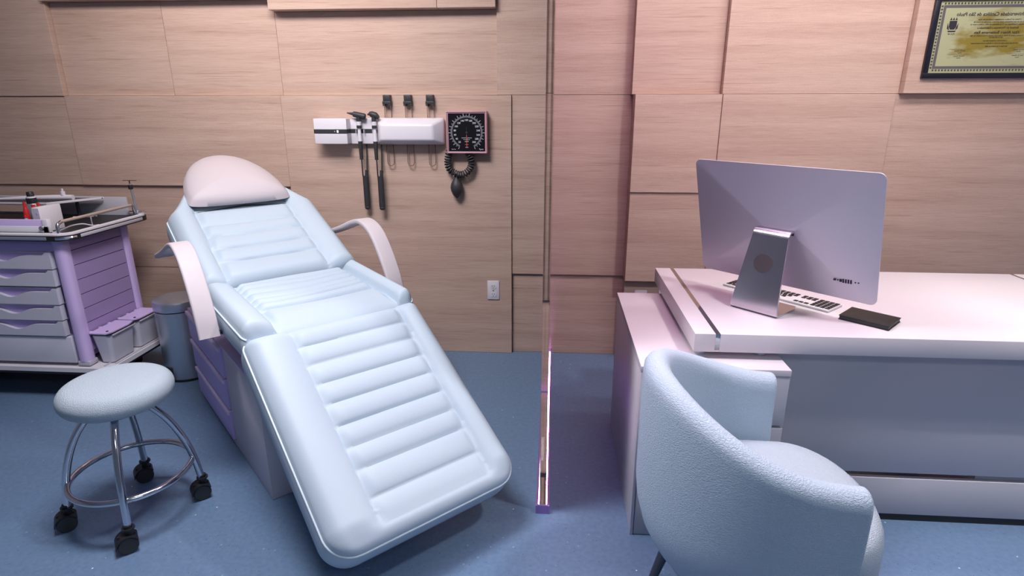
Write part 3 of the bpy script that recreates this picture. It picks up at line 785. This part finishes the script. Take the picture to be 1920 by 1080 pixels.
for k, num in enumerate(range(20, 301, 20)):
    a = math.radians(232-284*k/14); rr = .0640
    text_bm(bm, str(num), .0132, Matrix.Translation((rr*math.cos(a), yf-.0014, rr*math.sin(a))) @ RXm)
for s_, sz, z in (('aneroid   pressure', .0075, -.028), ('for clinical use', .006, -.037), ('mmHg', .008, -.047), ('mm Hg', .006, -.078)):
    text_bm(bm, s_, sz, Matrix.Translation((0, yf-.0014, z)) @ RXm)
text_bm(bm, 'latex free', .006, Matrix.Translation((-.072, yf-.0014, -.088)) @ RXm); text_bm(bm, 'Tycos', .010, Matrix.Translation((.078, yf-.0014, -.088)) @ RXm)
build('dial_numbers', bm, 'dialw', fc, smooth=False)
bm = bmesh.new(); box(bm, -.0011, .0011, yf-.0035, yf-.0025, -.082, -.012); box(bm, -.010, .010, yf-.0033, yf-.0025, -.0645, -.0625); build('needle', bm, 'redneedle', fc, smooth=False)
bm = bmesh.new(); cyl(bm, (0, yf-.004, 0), (0, yf-.0005, 0), .006, n=18); box(bm, -.0009, .0009, yf-.0033, yf-.0025, -.012, .030); build('hub', bm, 'gmetal', fc)
# coiled hose: a helix around a U-shaped path, then the bulb
path = catmull([(-.098, -.030, -.085), (-.108, -.032, -.13), (-.112, -.034, -.165), (-.100, -.036, -.200), (-.065, -.038, -.224), (-.030, -.038, -.226), (.005, -.036, -.205), (.020, -.034, -.17), (.014, -.032, -.13), (-.004, -.030, -.10)], 40)
hel = []; n = len(path); turns = 25
for i, p in enumerate(path):
    a = path[max(0, i-1)]; b = path[min(n-1, i+1)]; tg = (b-a).normalized(); n1 = V((0, 1, 0)).cross(tg).normalized(); n2 = tg.cross(n1)
    th = 2*PI*turns*i/(n-1); hel.append(p+(n1*math.cos(th)+n2*math.sin(th))*.0165)
bm = bmesh.new(); tube(bm, hel, .0046, 6); build('coiled_hose', bm, 'char', t)
bm = bmesh.new(); lathe(bm, [(.0001, -.360), (.006, -.356), (.022, -.338), (.032, -.315), (.0345, -.297), (.030, -.275), (.018, -.254), (.007, -.243), (.005, -.225), (.0001, -.224)], origin=(-.066, -.037, 0), n=28); bl = build('bulb', bm, 'char', t, angle=60)
bm = bmesh.new(); cyl(bm, (-.072, -.042, -.236), (-.084, -.046, -.233), .0035, n=10); build('valve', bm, 'pinkm', bl)

# ---------------------------------------------------------------- power outlets
def outlet(x, y, z, label):
    t = thing('power_outlet', label, 'outlet', (x, y, z), 0, 'duplex wall outlets')
    bm = bmesh.new(); box(bm, -.035, .035, -.0065, 0, -.0575, .0575, .0025); build('plate', bm, 'white', t)
    for dz in (-.0265, .0225):
        bm = bmesh.new(); poly = [(.0175*math.cos(a), max(-.0135, min(.0135, .0175*math.sin(a)))+dz) for a in [2*PI*i/28 for i in range(28)]]
        prism(bm, poly, lambda a, b: V((a, -.0062, b)), lambda a, b: V((a, -.0085, b))); rc = build('receptacle', bm, 'white', t, smooth=False)
        bm = bmesh.new(); box(bm, -.0075, -.0055, -.0089, -.0083, dz-.001, dz+.008); box(bm, .0052, .0075, -.0089, -.0083, dz-.001, dz+.008); cyl(bm, (0, -.0089, dz-.0075), (0, -.0083, dz-.0075), .0024, n=12); build('slots', bm, 'gmetal', rc, smooth=False)
    bm = bmesh.new(); cyl(bm, (0, -.0085, -.002), (0, -.006, -.002), .0032, n=14); build('screw', bm, 'black', t)
outlet(-.348, 3.300, .402, 'white duplex power outlet on the wall left of the glass partition')
outlet(.505, 3.245, .380, 'white duplex power outlet peeking above the white side cabinet')
outlet(.640, 3.245, .380, 'white duplex power outlet half hidden by the desk top corner')

# ---------------------------------------------------------------- glass partition in its floor channel
t = thing('glass_partition', 'clear glass partition standing edge on in a violet floor channel', 'glass partition', (-.02, 2.57, 0))
y0, y1 = 1.832-2.57, 3.300-2.57
bm = bmesh.new()
box(bm, -.0255, -.0165, y0, y1, 0, .036, .001); box(bm, .0165, .0255, y0, y1, 0, .036, .001); box(bm, -.0165, .0165, y0, y1, 0, .004); box(bm, -.0165, .0165, y0, y0+.008, .004, .036)
build('floor_channel', bm, 'chan', t, smooth=False)
bm = bmesh.new(); box(bm, .0128, .0162, y0+.009, y1-.01, .006, .020); build('led_strip', bm, 'led', t, smooth=False)
bm = bmesh.new(); box(bm, -.0162, -.0126, y0+.009, y1-.01, .006, .012); build('led_strip', bm, 'led', t, smooth=False)
bm = bmesh.new(); box(bm, -.0115, .0125, y0+.010, y1-.002, .006, 2.69); build('glass_pane', bm, 'glass', t, smooth=False)

# ---------------------------------------------------------------- side cabinet and desk
t = thing('side_cabinet', 'low white side cabinet carrying the left end of the desk', 'cabinet', (.5235, 2.13, 0))
def sb(bm, x0, x1, y0, y1, z0, z1, bev=0.): return box(bm, x0-.5235, x1-.5235, y0-2.13, y1-2.13, z0, z1, bev)
bm = bmesh.new(); sb(bm, .290, .757, 1.765, 2.518, 0, .628, .0015); build('body', bm, 'desk', t)
bm = bmesh.new(); sb(bm, .289, .758, 1.743, 2.519, .628, .650, .0015); build('top', bm, 'desk', t)
bm = bmesh.new(); sb(bm, .289, .300, 1.743, 1.766, 0, .628, .001); build('side_edge', bm, 'desk', t)
for z0, z1 in ((.452, .626), (.232, .442), (.002, .222)):
    bm = bmesh.new(); sb(bm, .302, .757, 1.745, 1.765, z0, z1, .0015); build('drawer_front', bm, 'deskg', t)

DX, DY = 1.28, 2.22
dk = thing('reception_desk', 'long white desk with slim bronze inlay and grey front panel', 'desk', (DX, DY, 0))
def db(bm, x0, x1, y0, y1, z0, z1, bev=0.): return box(bm, x0-DX, x1-DX, y0-DY, y1-DY, z0, z1, bev)
ZT, ZB, Y0, Y1 = .738, .675, 1.817, 2.625
for k, (x0, x1) in enumerate(((.467, .5335), (.5492, 2.000), (2.016, 2.10))):
    bm = bmesh.new(); db(bm, x0, x1, Y0, Y1, ZB, ZT, .0012); build('desk_top' if k == 1 else 'desk_top_end', bm, 'desk', dk)
for x0, x1 in ((.5335, .5492), (2.000, 2.016)):
    bm = bmesh.new(); db(bm, x0, x1, Y0+.0006, Y1-.001, ZB+.001, ZT-.0012); build('inlay_strip', bm, 'mirror', dk, smooth=False)
for x, y in ((.50, 1.87), (.70, 1.87), (.50, 2.46), (.70, 2.46)):
    bm = bmesh.new(); cyl(bm, (x-DX, y-DY, .650), (x-DX, y-DY, ZB), .018, n=18); build('spacer', bm, 'steel', dk)
bm = bmesh.new(); db(bm, .760, 2.06, 1.885, 1.905, .201, ZB, .001); build('modesty_panel', bm, 'deskg', dk)
bm = bmesh.new(); db(bm, .760, 2.06, 1.885, 1.905, .029, .177, .001); build('lower_panel', bm, 'deskg', dk)
bm = bmesh.new(); db(bm, .760, 2.06, 1.889, 1.903, 0, .030); build('plinth', bm, 'black', dk)
bm = bmesh.new(); db(bm, 1.515, 2.06, 1.906, 2.50, 0, ZB); build('right_pedestal', bm, 'deskg', dk)

# ---------------------------------------------------------------- computer on the desk
MC = (V((.656, 2.097, 0))+V((.778, 1.970, 0)))/2; MA = math.atan2(-.7206, .6934)
mon = thing('desktop_computer', 'silver all in one computer seen from behind on the white desk', 'computer', (MC.x, MC.y, ZT), MA)
# local frame: x along the screen, y away from the viewer, z up; foot front edge at y = 0
def alu_profile():
    out, inn = [], []
    th = .0045
    cl = catmull([(.165, .0045), (.08, .0042), (.022, .0042), (.0075, .0075), (.004, .022), (.0125, .10), (.0255, .20), (.0325, .250), (.0375, .278), (.048, .293), (.072, .297)], 6)
    return [(p.x, p.y) for p in cl]
cl = alu_profile(); bm = bmesh.new(); rows = []
for i, (y, z) in enumerate(cl):
    a = V(cl[max(0, i-1)]); b = V(cl[min(len(cl)-1, i+1)]); tg = (b-a).normalized(); nn = V((-tg.y, tg.x))*.0038
    f = min(1, max(0, z/.275)); hw = .0885-.0245*f; xc = -.003+.0135*f
    if y > .11 and z < .02: hw -= max(0, (y-.135))*.35
    rows.append([bm.verts.new((xc+sx*hw, y+sg*nn.x, max(0.0002, z+sg*nn.y))) for sx, sg in ((-1, 1), (1, 1), (1, -1), (-1, -1))])
for A, Bq in zip(rows, rows[1:]):
    for i in range(4): bm.faces.new((A[i], A[(i+1) % 4], Bq[(i+1) % 4], Bq[i]))
bm.faces.new(rows[0][::-1]); bm.faces.new(rows[-1]); sd = build('stand', bm, 'alus', mon, angle=25)
bm = bmesh.new()
yy = lambda z: .0125+(z-.10)*.13-.0052
cpts = [(.0048+.034*math.cos(2*PI*i/40), .181+.034*math.sin(2*PI*i/40)) for i in range(40)]
prism(bm, cpts, lambda x, z: V((x, yy(z), z)), lambda x, z: V((x, yy(z)+.003, z))); build('cable_hole', bm, 'holem', sd, smooth=False)
# screen shell: rounded rectangle front, four shallow facets rising to a ridge at the hinge
Hs = .418; tilt = .2822
SM = Matrix.Translation((.0092, .0884, .2924)) @ Matrix.Rotation(.0077, 4, 'Z') @ Matrix.Rotation(tilt, 4, 'X')
w2 = .3225; zlo, zhi = -.230, .230
bm = bmesh.new(); outl = rrect(-w2, w2, zlo, zhi, .022, 6)
R0 = [bm.verts.new((x, .018, z)) for x, z in outl]; R1 = [bm.verts.new((x, .0135, z)) for x, z in outl]
NR = 10; prev = R1; hx, hz = .0015, .010
bm.faces.new(R0)
n = len(outl)
for i in range(n): bm.faces.new((R0[i], R0[(i+1) % n], R1[(i+1) % n], R1[i]))
for k in range(1, NR+1):
    f = k/NR; dep = .0135-.0315*f*(1.22-.22*f)
    cur = []
    for x, z in outl:
        cur.append(bm.verts.new((x*(1-f)+(hx+.045*(1 if x > 0 else -1))*f, dep, z*(1-f)+(hz+.004*(1 if z > 0 else -1))*f)))
    for i in range(n): bm.faces.new((prev[i], prev[(i+1) % n], cur[(i+1) % n], cur[i]))
    prev = cur
bm.faces.new(prev)
bmesh.ops.transform(bm, matrix=SM, verts=bm.verts); shl = build('screen_shell', bm, 'alu', mon, angle=9)
bm = bmesh.new(); box(bm, -.0600, .0630, -.0192, -.010, -.006, .0125, .001); bmesh.ops.transform(bm, matrix=SM, verts=bm.verts); build('hinge_slot', bm, 'black', shl)
bm = bmesh.new(); pz = -.1515
for x, wv, hv in ((.1953, .008, .005), (.2047, .003, .004), (.2137, .007, .009), (.2218, .0042, .014), (.2296, .0042, .014), (.2372, .0042, .014), (.245, .0042, .014), (.258, .0035, .0035), (.2673, .0035, .0035)):
    u = x/w2; yb = .0135-.0315*(1-u)*(1.22-.22*(1-u))
    box(bm, x-wv/2, x+wv/2, yb-.0035, yb+.004, pz-hv/2, pz+hv/2)
bmesh.ops.transform(bm, matrix=SM, verts=bm.verts); build('ports', bm, 'ink', shl, smooth=False)
bm = bmesh.new(); outl2 = rrect(-w2+.004, w2-.004, zlo+.05, zhi-.004, .018, 5)
prism(bm, outl2, lambda x, z: V((x, .0178, z)), lambda x, z: V((x, .0195, z))); bmesh.ops.transform(bm, matrix=SM, verts=bm.verts); build('screen_glass', bm, 'black', mon, smooth=False)

# keyboard: front edge runs from (.699,2.366) to (.984,2.05)
ka = math.atan2(2.05-2.366, .984-.699)
kc = V((.699, 2.366, 0))*.5+V((.984, 2.05, 0))*.5; kn = V((-math.sin(ka), math.cos(ka), 0))
kb_ = thing('keyboard', 'flat white keyboard with black keys lying behind the computer stand', 'keyboard', (kc.x+kn.x*.056, kc.y+kn.y*.056, ZT), ka)
bm = bmesh.new(); box(bm, -.213, .213, -.056, .056, .0005, .009, .003); build('case', bm, 'white', kb_)
key_me = {}
def key(w):
    if w not in key_me:
        bm = bmesh.new(); box(bm, -w/2, w/2, -.0072, .0072, 0, .0022, .0008, 1); o = build('key', bm, 'black', None); key_me[w] = o.data; bpy.data.objects.remove(o)
    return bpy.data.objects.new('key', key_me[w])
rowsK = []
for r_ in range(5):
    y = .040-.0195*r_
    x = -.204
    plan = {0: [.015]*14, 1: [.015]*14, 2: [.021]+[.015]*12, 3: [.027]+[.015]*11, 4: [.019, .019, .019, .095, .019, .019]}[r_]
    for w in plan:
        rowsK.append((x+w/2, y, w)); x += w+.0043
    if r_ in (0, 1):
        for k in range(3): rowsK.append((.078+.0193*k+.0075, y, .015))
    if r_ == 4:
        for k in range(3): rowsK.append((.078+.0193*k+.0075, y, .015))
    for k in range(4): rowsK.append((.140+.0180*k+.0075, y, .015))
for x, y, w in rowsK[:99]:
    o = key(w); COL.objects.link(o); o.parent = kb_; o.location = (x, y, .009)

# black slab beside the keyboard
pa = math.atan2(1.887-1.992, 1.101-.991)
pc = (V((.991, 1.992, 0))+V((1.101, 1.887, 0))+V((1.186, 1.955, 0))+V((1.086, 2.085, 0)))/4
t = thing('black_notebook', 'slim black notebook lying on the desk right of the keyboard', 'notebook', (pc.x, pc.y, ZT), pa)
bm = bmesh.new(); box(bm, -.078, .078, -.062, .062, .0004, .003, .001); box(bm, -.078, .078, -.062, .062, .0135, .0165, .001); build('cover', bm, 'black', t)
bm = bmesh.new(); box(bm, -.0755, .0755, -.0595, .060, .003, .0135); build('page_block', bm, 'char', t, smooth=False)

# ---------------------------------------------------------------- tub armchair
AX, AY = .566, 1.413
tc_ = thing('tub_armchair', 'pale blue tub armchair with a curved back in front of the desk', 'armchair', (AX, AY, 0), 0)
RO_, TH = .322, .072
def plan(u):                                          # u from 0 (near arm tip) to 1 (far arm tip); returns outer point and outward normal
    tip = .125; straight = tip; arc = PI*RO_; tot = 2*straight+arc; s = u*tot
    if s < straight: return V((tip-s, -RO_, 0)), V((0, -1, 0))
    if s > straight+arc: return V((s-straight-arc, RO_, 0)), V((0, 1, 0))
    a = -PI/2-(s-straight)/RO_
    return V((RO_*math.cos(a), RO_*math.sin(a), 0)), V((math.cos(a), math.sin(a), 0))
def rim_h(u):
    f = abs(u-.5)*2
    return .812-.152*sstep(.05, 1.0, f)-.0*f
NU = 72; bm = bmesh.new(); rows = []
for i in range(NU+1):
    u = i/NU; p, nrm = plan(u); h = rim_h(u); row = []
    prof = [(-.170, .220), (-.135, .224), (-.092, .243), (-.052, .285), (-.022, .342), (-.006, .405), (0, .46), (0, h-.12), (0, h-.045)]
    for a in (20, 45, 70, 90, 110, 135, 160): prof.append((-TH/2+TH/2*math.cos(math.radians(a)), h-.036+.036*math.sin(math.radians(a))))
    prof += [(-TH, h-.05), (-TH, h-.14), (-TH-.004, .44), (-TH-.004, .38), (-.150, .36)]
    for off, z in prof: row.append(bm.verts.new(p+nrm*off+V((0, 0, z))))
    rows.append(row)
for A, Bq in zip(rows, rows[1:]):
    for k in range(len(A)): bm.faces.new((A[k], A[(k+1) % len(A)], Bq[(k+1) % len(A)], Bq[k]))
caps = [bm.faces.new(rows[0]), bm.faces.new(rows[-1])]
bmesh.ops.recalc_face_normals(bm, faces=bm.faces)
bmesh.ops.bevel(bm, geom=[e for f in caps for e in f.edges], offset=.012, segments=3, profile=.5, affect='EDGES', clamp_overlap=True)
build('shell', bm, 'skin2', tc_, angle=70)
# seat: D-shaped block, domed on top, bulging forward between the arms
bm = bmesh.new(); out = []
hwS = RO_-TH-.002
for i in range(15): a = PI/2+PI*i/14; out.append((hwS*math.cos(a), hwS*math.sin(a)))
nF = 22
front = []
for i in range(1, nF):
    a = -PI/2+PI*i/nF; front.append((.105+.195*abs(math.cos(a))**.75, (hwS+.030*0)*math.sin(a)*1.0))
out = out+[(.06, -hwS)]+front+[(.06, hwS)]
levels = [(.212, .86), (.225, .93), (.26, .985), (.32, 1.0), (.40, 1.0), (.432, .985), (.452, .95), (.464, .88), (.472, .72), (.477, .5), (.480, .25)]
Rg = [[bm.verts.new((x*k if x < .06 else .06*k+(x-.06)*(1-(1-k)*.8), y*k, z)) for x, y in out] for z, k in levels]
for A, Bq in zip(Rg, Rg[1:]):
    for i in range(len(A)): bm.faces.new((A[i], A[(i+1) % len(A)], Bq[(i+1) % len(A)], Bq[i]))
bm.faces.new(Rg[0][::-1]); bm.faces.new(Rg[-1]); build('seat', bm, 'skin3', tc_, angle=80)
for sx, sy in ((-.185, -.165), (-.200, .060), (.20, -.20), (.20, .20)):
    bm = bmesh.new(); cyl(bm, (sx, sy, .222), (sx*1.18, sy+(.055 if sy > 0 else -.04), 0), .019, .012, n=18); build('leg', bm, 'gmetal', tc_)

# ---------------------------------------------------------------- framed certificate
CXC, CZC, cw, chh = 2.062, 1.752, .304, .183
ce = thing('framed_certificate', 'black framed certificate with ornate border high on the right wall', 'certificate', (CXC, 3.155, CZC))
bm = bmesh.new()
fr = .024
box(bm, -cw, cw, -.016, 0, chh-fr, chh, .001); box(bm, -cw, cw, -.016, 0, -chh, -chh+fr, .001); box(bm, -cw, -cw+fr, -.016, 0, -chh+fr, chh-fr, .001); box(bm, cw-fr, cw, -.016, 0, -chh+fr, chh-fr, .001)
build('frame', bm, 'frame', ce)
def paper_mat():
    m, nt, b = new_mat('aged_green_paper'); N = nt.nodes.new; L = nt.links.new
    tc = N('ShaderNodeTexCoord'); n = N('ShaderNodeTexNoise'); n.inputs['Scale'].default_value = 7; n.inputs['Detail'].default_value = 6
    mp = N('ShaderNodeMapping'); mp.inputs['Rotation'].default_value = (0, -.35, 0); mp.inputs['Scale'].default_value = (1, 1, 2.6)
    L(tc.outputs['Object'], mp.inputs[0]); L(mp.outputs[0], n.inputs['Vector'])
    sp = N('ShaderNodeSeparateXYZ'); L(tc.outputs['Object'], sp.inputs[0])
    ln = N('ShaderNodeVectorMath'); ln.operation = 'LENGTH'; sc = N('ShaderNodeMapping'); sc.inputs['Scale'].default_value = (4.2, 0, 8.2)
    L(tc.outputs['Object'], sc.inputs[0]); L(sc.outputs[0], ln.inputs[0])
    r = N('ShaderNodeMapRange'); r.inputs[1].default_value = .40; r.inputs[2].default_value = 1.15; r.inputs[3].default_value = .15; r.inputs[4].default_value = -.16
    L(ln.outputs['Value'], r.inputs[0])
    ad = N('ShaderNodeMath'); L(n.outputs['Fac'], ad.inputs[0]); L(r.outputs[0], ad.inputs[1])
    cr = N('ShaderNodeValToRGB'); e = cr.color_ramp.elements; e[0].position = .44; e[0].color = (.37, .38, .22, 1); e[1].position = .64; e[1].color = (.22, .17, .02, 1)
    L(ad.outputs[0], cr.inputs['Fac']); L(cr.outputs[0], b.inputs['Base Color']); b.inputs['Roughness'].default_value = .7
    return m
pw, ph = cw-fr, chh-fr
bm = bmesh.new(); box(bm, -pw, pw, -.006, -.001, -ph, ph); pp_ = build('paper', bm, paper_mat(), ce, smooth=False)
yp = -.0066
def flat(bm, poly): bm.faces.new([bm.verts.new((x, yp, z)) for x, z in poly])
bm = bmesh.new(); m0, m1 = .019, .031
for x0, x1, z0, z1 in ((-pw+m0, pw-m0, ph-m1, ph-m0), (-pw+m0, pw-m0, -ph+m0, -ph+m1), (-pw+m0, -pw+m1, -ph+m1, ph-m1), (pw-m1, pw-m0, -ph+m1, ph-m1)):
    flat(bm, [(x0, z0), (x1, z0), (x1, z1), (x0, z1)])
build('border_band', bm, 'inkg', pp_, smooth=False)
bm = bmesh.new()
def trefoil(x, z, ang):
    for dx, dz, r_ in ((0, .0035, .0024), (-.0026, 0, .0023), (.0026, 0, .0023), (0, -.0025, .0014)):
        ca, sa = math.cos(ang), math.sin(ang); cx, cz = x+dx*ca-dz*sa, z+dx*sa+dz*ca
        flat(bm, [(cx+r_*math.cos(2*PI*i/8), cz+r_*math.sin(2*PI*i/8)) for i in range(8)])
nx_, nz_ = 36, 20
for i in range(nx_):
    x = -pw+.024+(2*pw-.048)*i/(nx_-1); trefoil(x, ph-.0135, 0); trefoil(x, -ph+.0135, PI)
for i in range(nz_):
    z = -ph+.024+(2*ph-.048)*i/(nz_-1); trefoil(-pw+.0135, z, PI/2); trefoil(pw-.0135, z, -PI/2)
build('border_ornament', bm, 'ink', pp_, smooth=False)
bm = bmesh.new(); MIR = Matrix.Scale(-1, 4, (1, 0, 0))
def mtext(s, size, x, z): text_bm(bm, s, size, Matrix.Translation((x, yp, z)) @ MIR @ RXm)
mtext('Pontifícia Universidade Católica de São Paulo', .0215, .0, .099)
mtext('O Reitor da Pontifícia Universidade Católica de São Paulo', .0082, 0, .076)
mtext('no uso de suas atribuições, tendo em vista a conclusão do Curso de', .0082, 0, .0655)
mtext('Fisioterapia e Reabilitação, em 19 de dezembro de 2005, confere o título de', .0082, 0, .055)
mtext('Bacharel em Fisioterapia e Reabilitação a', .0112, 0, .040)
mtext('Vítor Alvaro Bustamante Reis', .0170, 0, .020)
mtext('brasileiro, natural do Estado de São Paulo, nascido a 19 de novembro de 1982', .0074, 0, .006)
mtext('RG 19.178.100-4 SP', .0074, 0, -.002)
mtext('e outorga-lhe o presente Diploma', .0078, 0, -.016)
mtext('a fim de que possa gozar de todos os direitos e prerrogativas legais', .0078, 0, -.027)
mtext('São Paulo, 9 de janeiro de 2006', .0078, .01, -.041)
for x, z in ((-.150, -.060), (.115, -.056), (-.150, -.083), (.115, -.081)):
    mtext('Prof. Dr. Diretor', .0072, x, z); mtext('Diretor', .0060, x, z-.0085)
    flat(bm, [(x-.050, z+.0068), (x+.050, z+.0068), (x+.050, z+.0074), (x-.050, z+.0074)])
mtext('PUC-SP', .0095, -.205, .014)
build('lettering', bm, 'ink', pp_, smooth=False)
bm = bmesh.new(); cxr, czr = -.205, .054
flat(bm, [(cxr-.017, czr+.018), (cxr+.017, czr+.018), (cxr+.017, czr-.008), (cxr+.009, czr-.020), (cxr-.009, czr-.020), (cxr-.017, czr-.008)])
for dx in (-.012, 0, .012): flat(bm, [(cxr+dx-.005, czr+.021), (cxr+dx+.005, czr+.021), (cxr+dx, czr+.033)])
for sx in (-1, 1): flat(bm, [(cxr+sx*.019, czr-.004), (cxr+sx*.024, czr+.010), (cxr+sx*.024, czr-.016), (cxr+sx*.013, czr-.023)])
flat(bm, [(cxr-.020, czr-.025), (cxr+.020, czr-.025), (cxr+.015, czr-.031), (cxr-.015, czr-.031)])
build('crest', bm, 'ink', pp_, smooth=False)
bm = bmesh.new()
for i in range(24):
    a = 2*PI*i/24; flat(bm, [(.185+.015*math.cos(a-.10), .078+.015*math.sin(a-.10)), (.185+.015*math.cos(a+.10), .078+.015*math.sin(a+.10)), (.185+.018*math.cos(a), .078+.018*math.sin(a))])
    b = 2*PI*(i+1)/24; flat(bm, [(.185+.013*math.cos(a), .078+.013*math.sin(a)), (.185+.013*math.cos(b), .078+.013*math.sin(b)), (.185+.010*math.cos(b), .078+.010*math.sin(b)), (.185+.010*math.cos(a), .078+.010*math.sin(a))])
flat(bm, [(.180, .073), (.190, .073), (.188, .084), (.182, .084)])
build('seal', bm, 'inkg', pp_, smooth=False)

# ---------------------------------------------------------------- light
def area(name, loc, rot, sx, sy, power, col, spread=180):
    l = bpy.data.lights.new(name, 'AREA'); l.shape = 'RECTANGLE'; l.size = sx; l.size_y = sy; l.energy = power; l.color = col; l.spread = math.radians(spread)
    o = bpy.data.objects.new(name, l); COL.objects.link(o); o.location = loc; o.rotation_euler = rot; return o
area('overhead_light', (-1.55, 2.25, 2.66), (math.radians(56), 0, 0), 1.8, .35, 15, (1., .89, .84), 112)
area('overhead_light', (1.20, 2.30, 2.66), (math.radians(36), 0, 0), 2.0, .25, 36, (1., .90, .87))
area('overhead_light', (-.96, 1.62, 2.66), (0, 0, 0), .8, .5, 58, (.98, .94, .98))
area('overhead_light', (1.25, 1.36, 2.66), (0, 0, 0), .16, .16, 28, (1., .93, .93))
area('violet_fill', (.045, 1.95, 2.66), (0, 0, 0), .05, .4, 10, (.95, .32, .78))  # added violet light without a known fixture, tints the computer and side cabinet
area('overhead_light', (.8, -.9, 2.66), (0, 0, 0), 1.6, .5, 18, (.84, .90, 1.))  # added cool fill behind the camera, lifts faces turned to the viewer
lp = bpy.data.lights.new('downlight', 'POINT'); lp.energy = 130; lp.shadow_soft_size = .012; lp.color = (1, .95, .93)
lo_ = bpy.data.objects.new('downlight', lp); COL.objects.link(lo_); lo_.location = (2.75, 1.39, 2.62)
bm = bmesh.new()                                       # unseen baffle added round the downlight to give its beam a straight edge
hx0, hx1, hy0, hy1 = 2.6665, 2.86, 1.27, 1.4685
box(bm, hx0-.01, hx0, hy0-.01, hy1+.01, 2.50, 2.70); box(bm, hx1, hx1+.01, hy0-.01, hy1+.01, 2.50, 2.70)
box(bm, hx0, hx1, hy0-.01, hy0, 2.50, 2.70); box(bm, hx0, hx1, hy1, hy1+.01, 2.50, 2.70)
struct(build('trim_40', bm, 'black', smooth=False))
w = bpy.data.worlds.new('world'); SC.world = w; w.use_nodes = True
w.node_tree.nodes['Background'].inputs['Color'].default_value = (.46, .62, .90, 1); w.node_tree.nodes['Background'].inputs['Strength'].default_value = .13

SC.view_settings.view_transform = 'Standard'; SC.view_settings.look = 'None'; SC.view_settings.gamma = 1
SC.view_settings.exposure = 0.; SC.view_settings.use_curve_mapping = False
SC.cycles.use_denoising = True; SC.cycles.caustics_refractive = False
SC.cycles.max_bounces = 10; SC.cycles.transparent_max_bounces = 12
